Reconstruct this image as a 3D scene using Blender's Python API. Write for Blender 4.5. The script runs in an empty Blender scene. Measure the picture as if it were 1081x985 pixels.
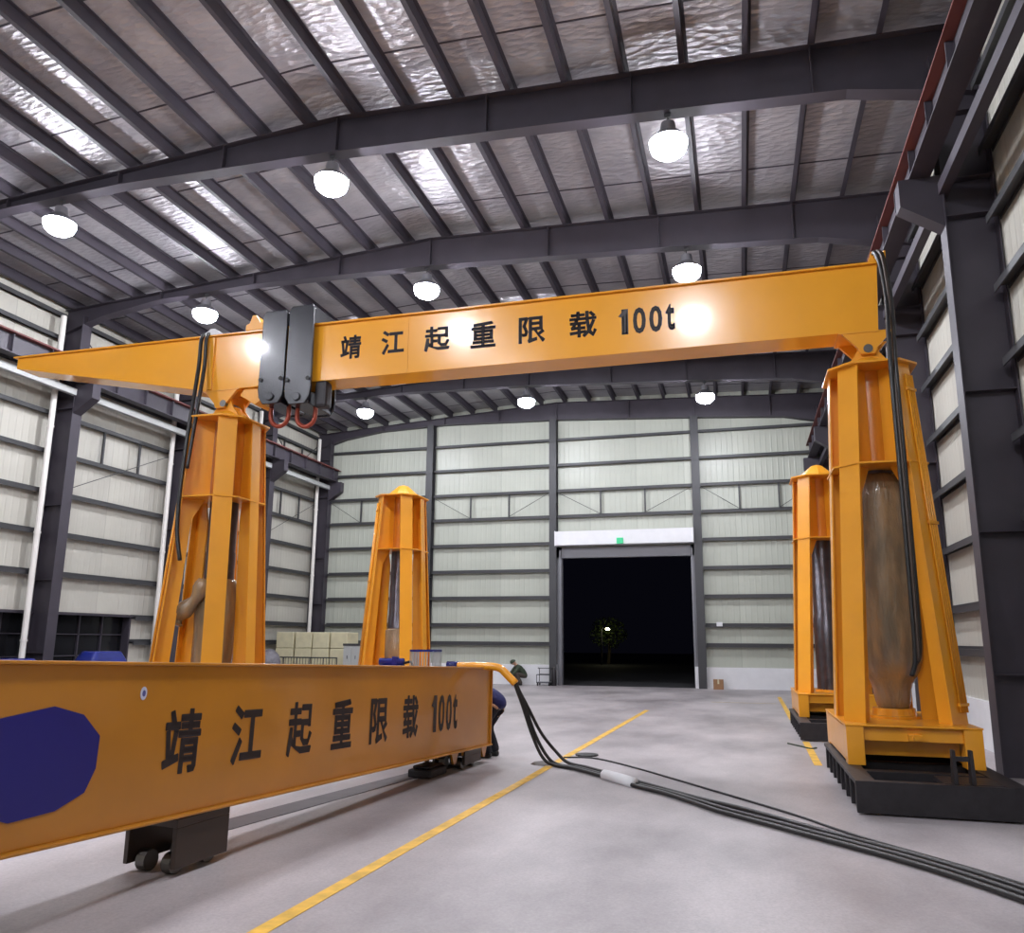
LAMP_E = 340.0
EXPO = -0.17
GLYPH={"\u9756":[[[828,341],[828,266],[548,266],[548,341],[477,398],[477,-79],[548,-79],[548,84],[828,84],[828,-2],[811,-17],[712,-16],[734,-79],[865,-68],[899,-2],[899,398],[548,212],[828,212],[828,137],[548,137],[51,652],[51,582],[391,582],[391,652],[82,524],[130,165],[192,177],[141,534],[280,543],[220,135],[41,95],[59,20],[410,108],[401,178],[282,150],[348,531],[647,840],[647,759],[431,759],[431,701],[647,701],[647,639],[457,639],[457,584],[647,584],[647,517],[403,517],[403,458],[961,458],[961,517],[718,517],[718,584],[914,584],[914,639],[718,639],[718,701],[936,701],[936,759],[718,759],[718,840],[150,810],[205,661],[273,681],[213,827]],[[21,23,20],[21,22,23],[37,59,36],[37,58,59],[39,37,38],[39,58,37],[39,57,58],[39,56,57],[40,56,39],[41,55,40],[55,56,40],[41,54,55],[43,41,42],[43,54,41],[43,53,54],[43,52,53],[44,52,43],[45,51,44],[51,52,44],[45,50,51],[29,35,28],[24,26,27],[29,34,35],[25,26,24],[47,45,46],[47,50,45],[47,49,50],[47,48,49],[34,32,33],[29,32,34],[30,32,29],[30,31,32],[60,62,63],[61,62,60],[5,3,4],[3,15,4],[3,0,15],[0,14,15],[5,2,3],[1,14,0],[5,16,2],[16,1,2],[16,17,1],[17,14,1],[5,19,16],[18,14,17],[5,7,19],[7,18,19],[7,8,18],[8,14,18],[5,6,7],[9,14,8],[10,14,9],[10,13,14],[12,10,11],[12,13,10]]],"\u6c5f":[[[326,60],[326,-15],[960,-15],[960,60],[672,60],[672,671],[904,671],[904,746],[374,746],[374,671],[591,671],[591,60],[96,774],[275,654],[321,714],[140,827],[42,499],[226,390],[268,452],[83,554],[76,-16],[138,-67],[320,257],[266,306]],[[12,14,15],[13,14,12],[16,18,19],[17,18,16],[20,22,23],[20,21,22],[9,7,8],[9,6,7],[10,6,9],[11,5,10],[5,6,10],[11,4,5],[1,11,0],[1,4,11],[1,3,4],[1,2,3]]],"\u8d77":[[[99,387],[26,-53],[90,-88],[150,116],[555,-54],[940,-54],[971,20],[554,18],[328,47],[328,251],[491,251],[491,317],[328,317],[328,466],[501,466],[501,534],[312,534],[312,660],[476,660],[476,727],[312,727],[312,839],[241,839],[241,727],[74,727],[74,660],[241,660],[241,534],[48,534],[48,466],[259,466],[259,85],[163,244],[170,382],[548,516],[548,189],[670,82],[846,82],[962,261],[895,291],[841,150],[677,150],[620,189],[620,449],[833,449],[833,424],[905,424],[905,792],[538,792],[538,726],[833,726],[833,516]],[[23,21,22],[23,20,21],[49,47,48],[49,50,47],[50,46,47],[25,23,24],[25,20,23],[25,19,20],[25,18,19],[51,46,50],[26,18,25],[27,17,26],[17,18,26],[27,16,17],[29,27,28],[29,16,27],[29,15,16],[29,14,15],[35,43,34],[43,51,34],[43,44,51],[44,46,51],[30,14,29],[31,13,30],[13,14,30],[31,12,13],[35,42,43],[45,46,44],[1,33,0],[1,32,33],[31,9,12],[9,11,12],[9,10,11],[40,38,39],[40,37,38],[31,8,9],[1,3,32],[3,31,32],[36,42,35],[36,41,42],[36,40,41],[36,37,40],[1,2,3],[4,8,3],[8,31,3],[4,7,8],[7,5,6],[4,5,7]]],"\u91cd":[[[159,540],[159,229],[459,229],[459,160],[127,160],[127,100],[459,100],[459,13],[52,13],[52,-48],[949,-48],[949,13],[534,13],[534,100],[886,100],[886,160],[534,160],[534,229],[848,229],[848,540],[534,540],[534,601],[944,601],[944,663],[534,663],[534,740],[847,776],[807,834],[133,781],[149,722],[459,734],[459,663],[58,663],[58,601],[459,601],[459,540],[232,360],[459,360],[459,284],[232,284],[534,360],[772,360],[772,284],[534,284],[232,486],[459,486],[459,411],[232,411],[534,486],[772,486],[772,411],[534,411]],[[28,26,27],[29,26,28],[29,25,26],[29,30,25],[30,24,25],[31,24,30],[33,31,32],[33,24,31],[33,23,24],[33,22,23],[34,22,33],[35,21,34],[21,22,34],[35,20,21],[1,44,0],[44,35,0],[44,20,35],[44,19,20],[44,45,19],[45,48,19],[48,49,19],[49,18,19],[1,47,44],[46,48,45],[46,51,48],[50,18,49],[1,36,47],[36,46,47],[36,51,46],[36,50,51],[36,37,50],[37,40,50],[40,41,50],[41,18,50],[1,39,36],[38,40,37],[38,43,40],[42,18,41],[1,38,39],[1,43,38],[1,42,43],[1,18,42],[2,18,1],[3,17,2],[17,18,2],[3,16,17],[5,3,4],[5,16,3],[5,15,16],[5,14,15],[6,14,5],[7,13,6],[13,14,6],[7,12,13],[9,7,8],[9,12,7],[9,11,12],[9,10,11]]],"\u9650":[[[811,546],[811,422],[516,422],[516,546],[811,609],[516,609],[516,730],[811,730],[439,-80],[696,0],[693,68],[516,25],[516,356],[612,356],[914,-73],[965,-8],[771,152],[943,271],[894,324],[738,206],[678,356],[883,356],[883,796],[442,796],[442,53],[406,-18],[92,799],[92,-78],[159,-78],[159,731],[304,731],[225,505],[315,301],[294,231],[263,222],[204,223],[223,157],[290,159],[342,177],[382,294],[293,513],[392,773],[343,802],[332,799]],[[43,41,42],[27,29,26],[29,43,26],[29,41,43],[29,30,41],[30,40,41],[27,28,29],[31,40,30],[31,39,40],[32,39,31],[33,39,32],[33,38,39],[34,38,33],[36,34,35],[36,38,34],[36,37,38],[24,6,23],[6,22,23],[6,7,22],[7,21,22],[24,5,6],[4,21,7],[24,3,5],[3,4,5],[3,0,4],[0,21,4],[24,2,3],[1,21,0],[24,12,2],[12,1,2],[12,21,1],[24,11,12],[13,21,12],[14,16,13],[16,19,13],[19,20,13],[20,21,13],[19,17,18],[19,16,17],[14,15,16],[11,9,10],[25,11,24],[25,9,11],[25,8,9]]],"\u8f7d":[[[736,784],[858,653],[915,693],[790,819],[839,501],[729,231],[689,553],[951,553],[951,614],[686,614],[683,839],[609,839],[614,614],[368,614],[368,700],[545,700],[545,760],[368,760],[368,841],[296,841],[296,760],[105,760],[105,700],[296,700],[296,614],[54,614],[54,553],[617,553],[676,145],[507,-31],[560,-82],[704,64],[856,-72],[963,124],[904,163],[863,1],[755,136],[906,481],[65,92],[73,22],[333,49],[333,-76],[403,-76],[403,56],[585,75],[585,137],[403,120],[403,214],[562,214],[562,279],[403,279],[403,360],[333,360],[333,279],[194,279],[258,391],[583,391],[583,453],[288,453],[321,531],[247,551],[211,453],[69,453],[69,391],[183,391],[144,319],[98,269],[121,200],[202,214],[333,214],[333,114]],[[20,18,19],[20,17,18],[12,10,11],[12,9,10],[0,2,3],[1,2,0],[22,20,21],[22,17,20],[22,16,17],[22,15,16],[23,15,22],[24,14,23],[14,15,23],[24,13,14],[26,24,25],[26,13,24],[26,12,13],[26,9,12],[26,8,9],[26,7,8],[27,7,26],[28,6,27],[6,7,27],[28,5,6],[61,59,60],[61,58,59],[5,37,4],[5,36,37],[63,61,62],[63,58,61],[63,57,58],[63,56,57],[64,56,63],[65,55,64],[55,56,64],[65,54,55],[53,51,52],[53,50,51],[66,54,65],[66,53,54],[66,50,53],[66,49,50],[66,48,49],[67,68,66],[68,48,66],[28,36,5],[69,48,68],[70,47,69],[47,48,69],[70,46,47],[35,33,34],[29,36,28],[46,44,45],[29,31,36],[31,35,36],[35,32,33],[70,44,46],[38,44,70],[39,40,38],[40,44,38],[40,43,44],[29,30,31],[32,35,31],[40,42,43],[41,42,40]]],"1":[[[300,682],[202,682],[202,0],[300,0]],[[2,0,1],[2,3,0]]],"0":[[[470,341],[442,525],[366,647],[250,691],[134,647],[58,525],[30,341],[58,157],[134,35],[250,-9],[366,35],[442,157],[372,341],[357,203],[315,115],[250,84],[185,115],[143,203],[128,341],[143,479],[185,567],[250,598],[315,567],[357,479]],[[4,2,3],[5,2,4],[5,21,2],[21,1,2],[5,20,21],[22,1,21],[5,19,20],[23,1,22],[6,19,5],[23,0,1],[12,0,23],[6,18,19],[7,18,6],[7,17,18],[13,0,12],[13,11,0],[7,16,17],[14,11,13],[8,16,7],[14,10,11],[8,15,16],[15,10,14],[8,10,15],[9,10,8]]],"t":[[[167,542],[0,379],[0,369],[78,369],[78,132],[94,59],[143,10],[224,-9],[258,-5],[297,6],[332,21],[332,104],[297,86],[263,75],[231,71],[203,77],[178,98],[167,139],[167,369],[309,369],[309,449],[167,449]],[[1,21,0],[1,20,21],[1,19,20],[2,19,1],[3,19,2],[4,18,3],[18,19,3],[4,17,18],[4,16,17],[5,16,4],[12,10,11],[5,15,16],[13,10,12],[5,14,15],[14,10,13],[5,10,14],[6,10,5],[6,9,10],[7,9,6],[7,8,9]]]}
import bpy, bmesh, math, random
from mathutils import Vector, Matrix
random.seed(7)
SC = bpy.context.scene
COL = SC.collection
PI = math.pi

# ------------------------------------------------------------------ camera
W, H = 1081.0, 985.0
F, CX, CY = 825.1, 548.0, 517.0
yaw, pitch, roll = math.radians(-15.635), math.radians(10.953), math.radians(0.4123)
fw = Vector((math.sin(yaw) * math.cos(pitch), math.cos(yaw) * math.cos(pitch), math.sin(pitch)))
rt0 = Vector((math.cos(yaw), -math.sin(yaw), 0))
up0 = rt0.cross(fw)
rt = rt0 * math.cos(roll) + up0 * math.sin(roll)
up = -rt0 * math.sin(roll) + up0 * math.cos(roll)
cam_d = bpy.data.cameras.new('camera')
cam = bpy.data.objects.new('camera', cam_d)
COL.objects.link(cam)
cam.matrix_world = Matrix(((rt.x, up.x, -fw.x, 0), (rt.y, up.y, -fw.y, 0), (rt.z, up.z, -fw.z, 1.7), (0, 0, 0, 1)))
cam_d.sensor_fit = 'HORIZONTAL'
cam_d.sensor_width = 36.0
cam_d.lens = F / W * 36.0
cam_d.shift_x = -(CX - W / 2) / W
cam_d.shift_y = (CY - H / 2) / W
cam_d.clip_start = 0.05
cam_d.clip_end = 400
SC.camera = cam

# ------------------------------------------------------------------ materials
def rgb(r, g, b):
    def f(c):
        c /= 255.0
        return c / 12.92 if c <= 0.04045 else ((c + 0.055) / 1.055) ** 2.4
    return (f(r), f(g), f(b), 1)

def mat(name, col, rough=0.5, metal=0.0, noise=0.0, nscale=3.0, bump=0.0, bscale=20.0, coat=0.0, emit=None, estr=0.0, alpha=1.0, spec=0.5, col2=None):
    m = bpy.data.materials.new(name)
    m.use_nodes = True
    nt = m.node_tree
    b = nt.nodes['Principled BSDF']
    b.inputs['Base Color'].default_value = col
    b.inputs['Roughness'].default_value = rough
    b.inputs['Metallic'].default_value = metal
    b.inputs['Coat Weight'].default_value = coat
    b.inputs['Coat Roughness'].default_value = 0.08
    b.inputs['Specular IOR Level'].default_value = spec
    b.inputs['Alpha'].default_value = alpha
    if emit:
        b.inputs['Emission Color'].default_value = emit
        b.inputs['Emission Strength'].default_value = estr
    tc = None
    if noise or bump or col2:
        tc = nt.nodes.new('ShaderNodeTexCoord')
    if noise or col2:
        n = nt.nodes.new('ShaderNodeTexNoise')
        n.inputs['Scale'].default_value = nscale
        n.inputs['Detail'].default_value = 6
        nt.links.new(tc.outputs['Object'], n.inputs['Vector'])
        r = nt.nodes.new('ShaderNodeValToRGB')
        r.color_ramp.elements[0].position = 0.3
        r.color_ramp.elements[1].position = 0.7
        c2 = col2 if col2 else tuple(min(1, c * (1 + noise)) for c in col[:3]) + (1,)
        c1 = col if col2 else tuple(c * (1 - noise) for c in col[:3]) + (1,)
        r.color_ramp.elements[0].color = c1
        r.color_ramp.elements[1].color = c2
        nt.links.new(n.outputs['Fac'], r.inputs['Fac'])
        nt.links.new(r.outputs['Color'], b.inputs['Base Color'])
    if bump:
        n2 = nt.nodes.new('ShaderNodeTexNoise')
        n2.inputs['Scale'].default_value = bscale
        n2.inputs['Detail'].default_value = 4
        nt.links.new(tc.outputs['Object'], n2.inputs['Vector'])
        bp = nt.nodes.new('ShaderNodeBump')
        bp.inputs['Strength'].default_value = bump
        bp.inputs['Distance'].default_value = 0.05
        nt.links.new(n2.outputs['Fac'], bp.inputs['Height'])
        nt.links.new(bp.outputs['Normal'], b.inputs['Normal'])
    return m

M = {}
M['orange'] = mat('orange_paint', (0.82, 0.345, 0.020, 1), 0.32, 0, noise=0.05, nscale=1.5, bump=0.04, bscale=6, coat=0.35)
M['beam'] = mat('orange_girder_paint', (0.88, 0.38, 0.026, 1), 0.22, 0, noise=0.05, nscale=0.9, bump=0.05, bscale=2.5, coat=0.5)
M['beam_shaded'] = mat('orange_shaded_paint', (0.48, 0.19, 0.014, 1), 0.30, 0, noise=0.10, nscale=1.3, bump=0.04, bscale=3, coat=0.3)  # girder orange darkened: shade on the low girder is put into the colour
M['black'] = mat('black_steel', (0.022, 0.019, 0.022, 1), 0.5, 0.2, noise=0.25, nscale=8, bump=0.1)
M['lug'] = mat('black_gloss_plate', (0.014, 0.014, 0.020, 1), 0.26, 0.1, noise=0.2, nscale=3, bump=0.03, bscale=4, coat=0.25)
M['steel'] = mat('purple_grey_steel', (0.048, 0.041, 0.054, 1), 0.5, 0.1, noise=0.12, nscale=2)
M['girt'] = mat('grey_girt', (0.052, 0.052, 0.056, 1), 0.5, 0.2)
M['rail'] = mat('rust_red_rail', (0.16, 0.045, 0.04, 1), 0.6)
M['white'] = mat('white_paint', (0.72, 0.72, 0.74, 1), 0.5, noise=0.03, nscale=4)
M['pipe'] = mat('white_downpipe', (0.75, 0.72, 0.68, 1), 0.45)
M['grey'] = mat('grey_door_steel', (0.20, 0.20, 0.22, 1), 0.45, 0.2)
M['rubber'] = mat('black_rubber', (0.012, 0.011, 0.011, 1), 0.42, bump=0.05, bscale=60)
M['hoseb'] = mat('brown_rubber', (0.045, 0.028, 0.020, 1), 0.45)
M['cyl'] = mat('dark_cylinder_steel', (0.10, 0.095, 0.11, 1), 0.28, 0.7, noise=0.2, nscale=5)
M['sleeve'] = mat('orange_sleeve', (0.72, 0.25, 0.02, 1), 0.28, 0, bump=0.03, coat=0.4)
M['red'] = mat('red_shackle', (0.30, 0.05, 0.025, 1), 0.35, 0.3)
M['bolt'] = mat('grey_bolt', (0.16, 0.15, 0.14, 1), 0.35, 0.8)
M['text'] = mat('dark_letter_paint', (0.030, 0.020, 0.020, 1), 0.45)
M['blue'] = mat('blue_paint', (0.008, 0.016, 0.16, 1), 0.25, 0, noise=0.4, nscale=3, coat=0.3)
M['navy'] = mat('navy_emblem', (0.010, 0.008, 0.16, 1), 0.4)
M['yellow'] = mat('yellow_line_paint', (0.72, 0.42, 0.05, 1), 0.5, noise=0.25, nscale=6)
M['cream'] = mat('cream_wrap', (0.62, 0.57, 0.38, 1), 0.5, noise=0.08, nscale=4, bump=0.1, bscale=8)
M['card'] = mat('brown_cardboard', (0.30, 0.16, 0.08, 1), 0.7, noise=0.1)
M['bag'] = mat('grey_plastic_cover', (0.16, 0.15, 0.17, 1), 0.4, noise=0.3, nscale=6, bump=0.5, bscale=9)
M['cab'] = mat('light_grey_cabinet', (0.42, 0.43, 0.42, 1), 0.5)
M['green'] = mat('green_sign', (0.02, 0.35, 0.15, 1), 0.4, emit=(0.05, 0.75, 0.35, 1), estr=0.4)
M['globe'] = mat('lamp_globe', (1, 1, 1, 1), 0.4, emit=(0.90, 0.92, 1.0, 1), estr=LAMP_E)
M['alu'] = mat('lamp_housing', (0.35, 0.35, 0.38, 1), 0.4, 0.8)
M['streetglow'] = mat('street_lamp_glow', (1, 1, 1, 1), 0.4, emit=(1.0, 0.95, 0.55, 1), estr=40)
M['asphalt'] = mat('asphalt', (0.03, 0.03, 0.032, 1), 0.8, noise=0.2)
M['leaf'] = mat('night_foliage', (0.06, 0.09, 0.02, 1), 0.7, noise=0.4, nscale=3)
M['bark'] = mat('bark', (0.08, 0.06, 0.04, 1), 0.9)
M['skin'] = mat('skin', (0.52, 0.30, 0.20, 1), 0.5)
M['jacket'] = mat('blue_jacket_cloth', (0.011, 0.012, 0.10, 1), 0.75, bump=0.3, bscale=14)
M['trouser'] = mat('dark_trouser_cloth', (0.012, 0.012, 0.02, 1), 0.85, bump=0.2, bscale=14)
M['olive'] = mat('olive_cloth', (0.045, 0.062, 0.038, 1), 0.8, noise=0.35, nscale=8, bump=0.2)
M['brownc'] = mat('brown_cloth', (0.07, 0.055, 0.045, 1), 0.85)
M['hair'] = mat('black_hair', (0.01, 0.009, 0.008, 1), 0.5)
M['sticker'] = mat('pale_sticker', (0.55, 0.56, 0.72, 1), 0.4)
M['stickerink'] = mat('sticker_ink', (0.10, 0.10, 0.30, 1), 0.4)
M['darkglass'] = mat('dark_glass', (0.012, 0.012, 0.014, 1), 0.15, 0.0)

def panel_mat(name, col, axis, period, col2):
    """profiled sheet cladding: ribs along z, varying along axis 0 (x) or 1 (y)"""
    m = bpy.data.materials.new(name)
    m.use_nodes = True
    nt = m.node_tree
    b = nt.nodes['Principled BSDF']
    b.inputs['Roughness'].default_value = 0.38
    b.inputs['Coat Weight'].default_value = 0.0
    tc = nt.nodes.new('ShaderNodeTexCoord')
    sep = nt.nodes.new('ShaderNodeSeparateXYZ')
    nt.links.new(tc.outputs['Object'], sep.inputs[0])
    mu = nt.nodes.new('ShaderNodeMath'); mu.operation = 'MULTIPLY'
    mu.inputs[1].default_value = 1.0 / period
    nt.links.new(sep.outputs[axis], mu.inputs[0])
    fr = nt.nodes.new('ShaderNodeMath'); fr.operation = 'FRACT'
    nt.links.new(mu.outputs[0], fr.inputs[0])
    rp = nt.nodes.new('ShaderNodeValToRGB')
    e = rp.color_ramp.elements
    e[0].position = 0.0; e[0].color = (1, 1, 1, 1)
    e[1].position = 1.0; e[1].color = (1, 1, 1, 1)
    for p, v in ((0.10, 1), (0.16, 0), (0.84, 0), (0.92, 1)):
        q = e.new(p); q.color = (v, v, v, 1)
    nt.links.new(fr.outputs[0], rp.inputs['Fac'])
    bp = nt.nodes.new('ShaderNodeBump')
    bp.inputs['Strength'].default_value = 0.35
    bp.inputs['Distance'].default_value = 0.02
    nt.links.new(rp.outputs['Color'], bp.inputs['Height'])
    nt.links.new(bp.outputs['Normal'], b.inputs['Normal'])
    # wide sheets differ a little in tone, thin joint between sheets
    mu2 = nt.nodes.new('ShaderNodeMath'); mu2.operation = 'MULTIPLY'; mu2.inputs[1].default_value = 1 / (period * 9)
    nt.links.new(sep.outputs[axis], mu2.inputs[0])
    fr2 = nt.nodes.new('ShaderNodeMath'); fr2.operation = 'FRACT'
    nt.links.new(mu2.outputs[0], fr2.inputs[0])
    rp2 = nt.nodes.new('ShaderNodeValToRGB')
    e2 = rp2.color_ramp.elements
    e2[0].position = 0; e2[0].color = tuple(c * 0.72 for c in col[:3]) + (1,)
    e2[1].position = 0.018; e2[1].color = (1, 1, 1, 1)
    e2[1].color = col
    q = e2.new(1.0); q.color = col2
    nt.links.new(fr2.outputs[0], rp2.inputs['Fac'])
    n = nt.nodes.new('ShaderNodeTexNoise'); n.inputs['Scale'].default_value = 0.6; n.inputs['Detail'].default_value = 5
    nt.links.new(tc.outputs['Object'], n.inputs['Vector'])
    mx = nt.nodes.new('ShaderNodeMix'); mx.data_type = 'RGBA'; mx.blend_type = 'MULTIPLY'
    mx.inputs['Factor'].default_value = 0.25
    nt.links.new(rp2.outputs['Color'], mx.inputs['A'])
    nt.links.new(n.outputs['Color'], mx.inputs['B'])
    hsv = nt.nodes.new('ShaderNodeHueSaturation'); hsv.inputs['Saturation'].default_value = 0.0
    nt.links.new(n.outputs['Color'], hsv.inputs['Color'])
    nt.links.new(hsv.outputs['Color'], mx.inputs['B'])
    nt.links.new(mx.outputs['Result'], b.inputs['Base Color'])
    return m
M['panel_x'] = panel_mat('wall_sheet_back', (0.52, 0.54, 0.465, 1), 0, 0.21, (0.48, 0.50, 0.43, 1))
M['panel_y'] = panel_mat('wall_sheet_side', (0.58, 0.56, 0.49, 1), 1, 0.21, (0.54, 0.52, 0.46, 1))

def foil_mat():
    m = bpy.data.materials.new('foil_ceiling')
    m.use_nodes = True
    nt = m.node_tree
    b = nt.nodes['Principled BSDF']
    b.inputs['Metallic'].default_value = 0.55
    b.inputs['Roughness'].default_value = 0.42
    tc = nt.nodes.new('ShaderNodeTexCoord')
    n = nt.nodes.new('ShaderNodeTexNoise'); n.inputs['Scale'].default_value = 1.1; n.inputs['Detail'].default_value = 7
    nt.links.new(tc.outputs['Object'], n.inputs['Vector'])
    rp = nt.nodes.new('ShaderNodeValToRGB')
    rp.color_ramp.elements[0].position = 0.3; rp.color_ramp.elements[0].color = (0.36, 0.345, 0.375, 1)
    rp.color_ramp.elements[1].position = 0.7; rp.color_ramp.elements[1].color = (0.52, 0.50, 0.52, 1)
    nt.links.new(n.outputs['Fac'], rp.inputs['Fac'])
    nt.links.new(rp.outputs['Color'], b.inputs['Base Color'])
    v = nt.nodes.new('ShaderNodeTexVoronoi'); v.inputs['Scale'].default_value = 7.0
    mp = nt.nodes.new('ShaderNodeMapping'); mp.inputs['Scale'].default_value = (0.6, 1.4, 1)
    nt.links.new(tc.outputs['Object'], mp.inputs['Vector'])
    nt.links.new(mp.outputs['Vector'], v.inputs['Vector'])
    n2 = nt.nodes.new('ShaderNodeTexNoise'); n2.inputs['Scale'].default_value = 9; n2.inputs['Detail'].default_value = 4
    nt.links.new(mp.outputs['Vector'], n2.inputs['Vector'])
    ad = nt.nodes.new('ShaderNodeMath'); ad.operation = 'ADD'
    nt.links.new(v.outputs['Distance'], ad.inputs[0]); nt.links.new(n2.outputs['Fac'], ad.inputs[1])
    bp = nt.nodes.new('ShaderNodeBump'); bp.inputs['Strength'].default_value = 0.45; bp.inputs['Distance'].default_value = 0.06
    nt.links.new(ad.outputs[0], bp.inputs['Height'])
    nt.links.new(bp.outputs['Normal'], b.inputs['Normal'])
    return m
M['foil'] = foil_mat()

def floor_mat():
    m = bpy.data.materials.new('concrete_floor')
    m.use_nodes = True
    nt = m.node_tree
    b = nt.nodes['Principled BSDF']
    b.inputs['Specular IOR Level'].default_value = 0.4
    tc = nt.nodes.new('ShaderNodeTexCoord')
    mp = nt.nodes.new('ShaderNodeMapping'); mp.inputs['Scale'].default_value = (1.0, 0.55, 1)
    nt.links.new(tc.outputs['Object'], mp.inputs['Vector'])
    n = nt.nodes.new('ShaderNodeTexNoise'); n.inputs['Scale'].default_value = 0.55; n.inputs['Detail'].default_value = 8; n.inputs['Roughness'].default_value = 0.6
    nt.links.new(mp.outputs['Vector'], n.inputs['Vector'])
    rp = nt.nodes.new('ShaderNodeValToRGB')
    e = rp.color_ramp.elements
    e[0].position = 0.30; e[0].color = (0.20, 0.18, 0.185, 1)
    e[1].position = 0.62; e[1].color = (0.44, 0.40, 0.405, 1)
    q = e.new(0.48); q.color = (0.335, 0.305, 0.312, 1)
    nt.links.new(n.outputs['Fac'], rp.inputs['Fac'])
    n3 = nt.nodes.new('ShaderNodeTexNoise'); n3.inputs['Scale'].default_value = 40; n3.inputs['Detail'].default_value = 3
    nt.links.new(tc.outputs['Object'], n3.inputs['Vector'])
    h = nt.nodes.new('ShaderNodeHueSaturation'); h.inputs['Saturation'].default_value = 0
    nt.links.new(n3.outputs['Color'], h.inputs['Color'])
    mx = nt.nodes.new('ShaderNodeMix'); mx.data_type = 'RGBA'; mx.blend_type = 'OVERLAY'; mx.inputs['Factor'].default_value = 0.35
    nt.links.new(rp.outputs['Color'], mx.inputs['A']); nt.links.new(h.outputs['Color'], mx.inputs['B'])
    nt.links.new(mx.outputs['Result'], b.inputs['Base Color'])
    rr = nt.nodes.new('ShaderNodeMapRange'); rr.inputs['To Min'].default_value = 0.34; rr.inputs['To Max'].default_value = 0.55
    nt.links.new(n.outputs['Fac'], rr.inputs['Value'])
    nt.links.new(rr.outputs['Result'], b.inputs['Roughness'])
    return m
M['floor'] = floor_mat()

def film_mat():
    m = bpy.data.materials.new('plastic_film_wrap')
    m.use_nodes = True
    nt = m.node_tree
    b = nt.nodes['Principled BSDF']
    b.inputs['Roughness'].default_value = 0.25
    b.inputs['Coat Weight'].default_value = 0.4
    tc = nt.nodes.new('ShaderNodeTexCoord')
    mp = nt.nodes.new('ShaderNodeMapping'); mp.inputs['Scale'].default_value = (3.0, 3.0, 0.8)
    nt.links.new(tc.outputs['Object'], mp.inputs['Vector'])
    n = nt.nodes.new('ShaderNodeTexNoise'); n.inputs['Scale'].default_value = 1.6; n.inputs['Detail'].default_value = 8
    nt.links.new(mp.outputs['Vector'], n.inputs['Vector'])
    rp = nt.nodes.new('ShaderNodeValToRGB')
    e = rp.color_ramp.elements
    e[0].position = 0.36; e[0].color = (0.17, 0.125, 0.075, 1)
    e[1].position = 0.66; e[1].color = (0.36, 0.22, 0.10, 1)
    q = e.new(0.5); q.color = (0.26, 0.175, 0.095, 1)
    nt.links.new(n.outputs['Fac'], rp.inputs['Fac'])
    nt.links.new(rp.outputs['Color'], b.inputs['Base Color'])
    n2 = nt.nodes.new('ShaderNodeTexNoise'); n2.inputs['Scale'].default_value = 5; n2.inputs['Detail'].default_value = 5
    n2.inputs['Distortion'].default_value = 1.5
    nt.links.new(mp.outputs['Vector'], n2.inputs['Vector'])
    bp = nt.nodes.new('ShaderNodeBump'); bp.inputs['Strength'].default_value = 0.35; bp.inputs['Distance'].default_value = 0.05
    nt.links.new(n2.outputs['Fac'], bp.inputs['Height'])
    nt.links.new(bp.outputs['Normal'], b.inputs['Normal'])
    return m
M['film'] = film_mat()

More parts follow.
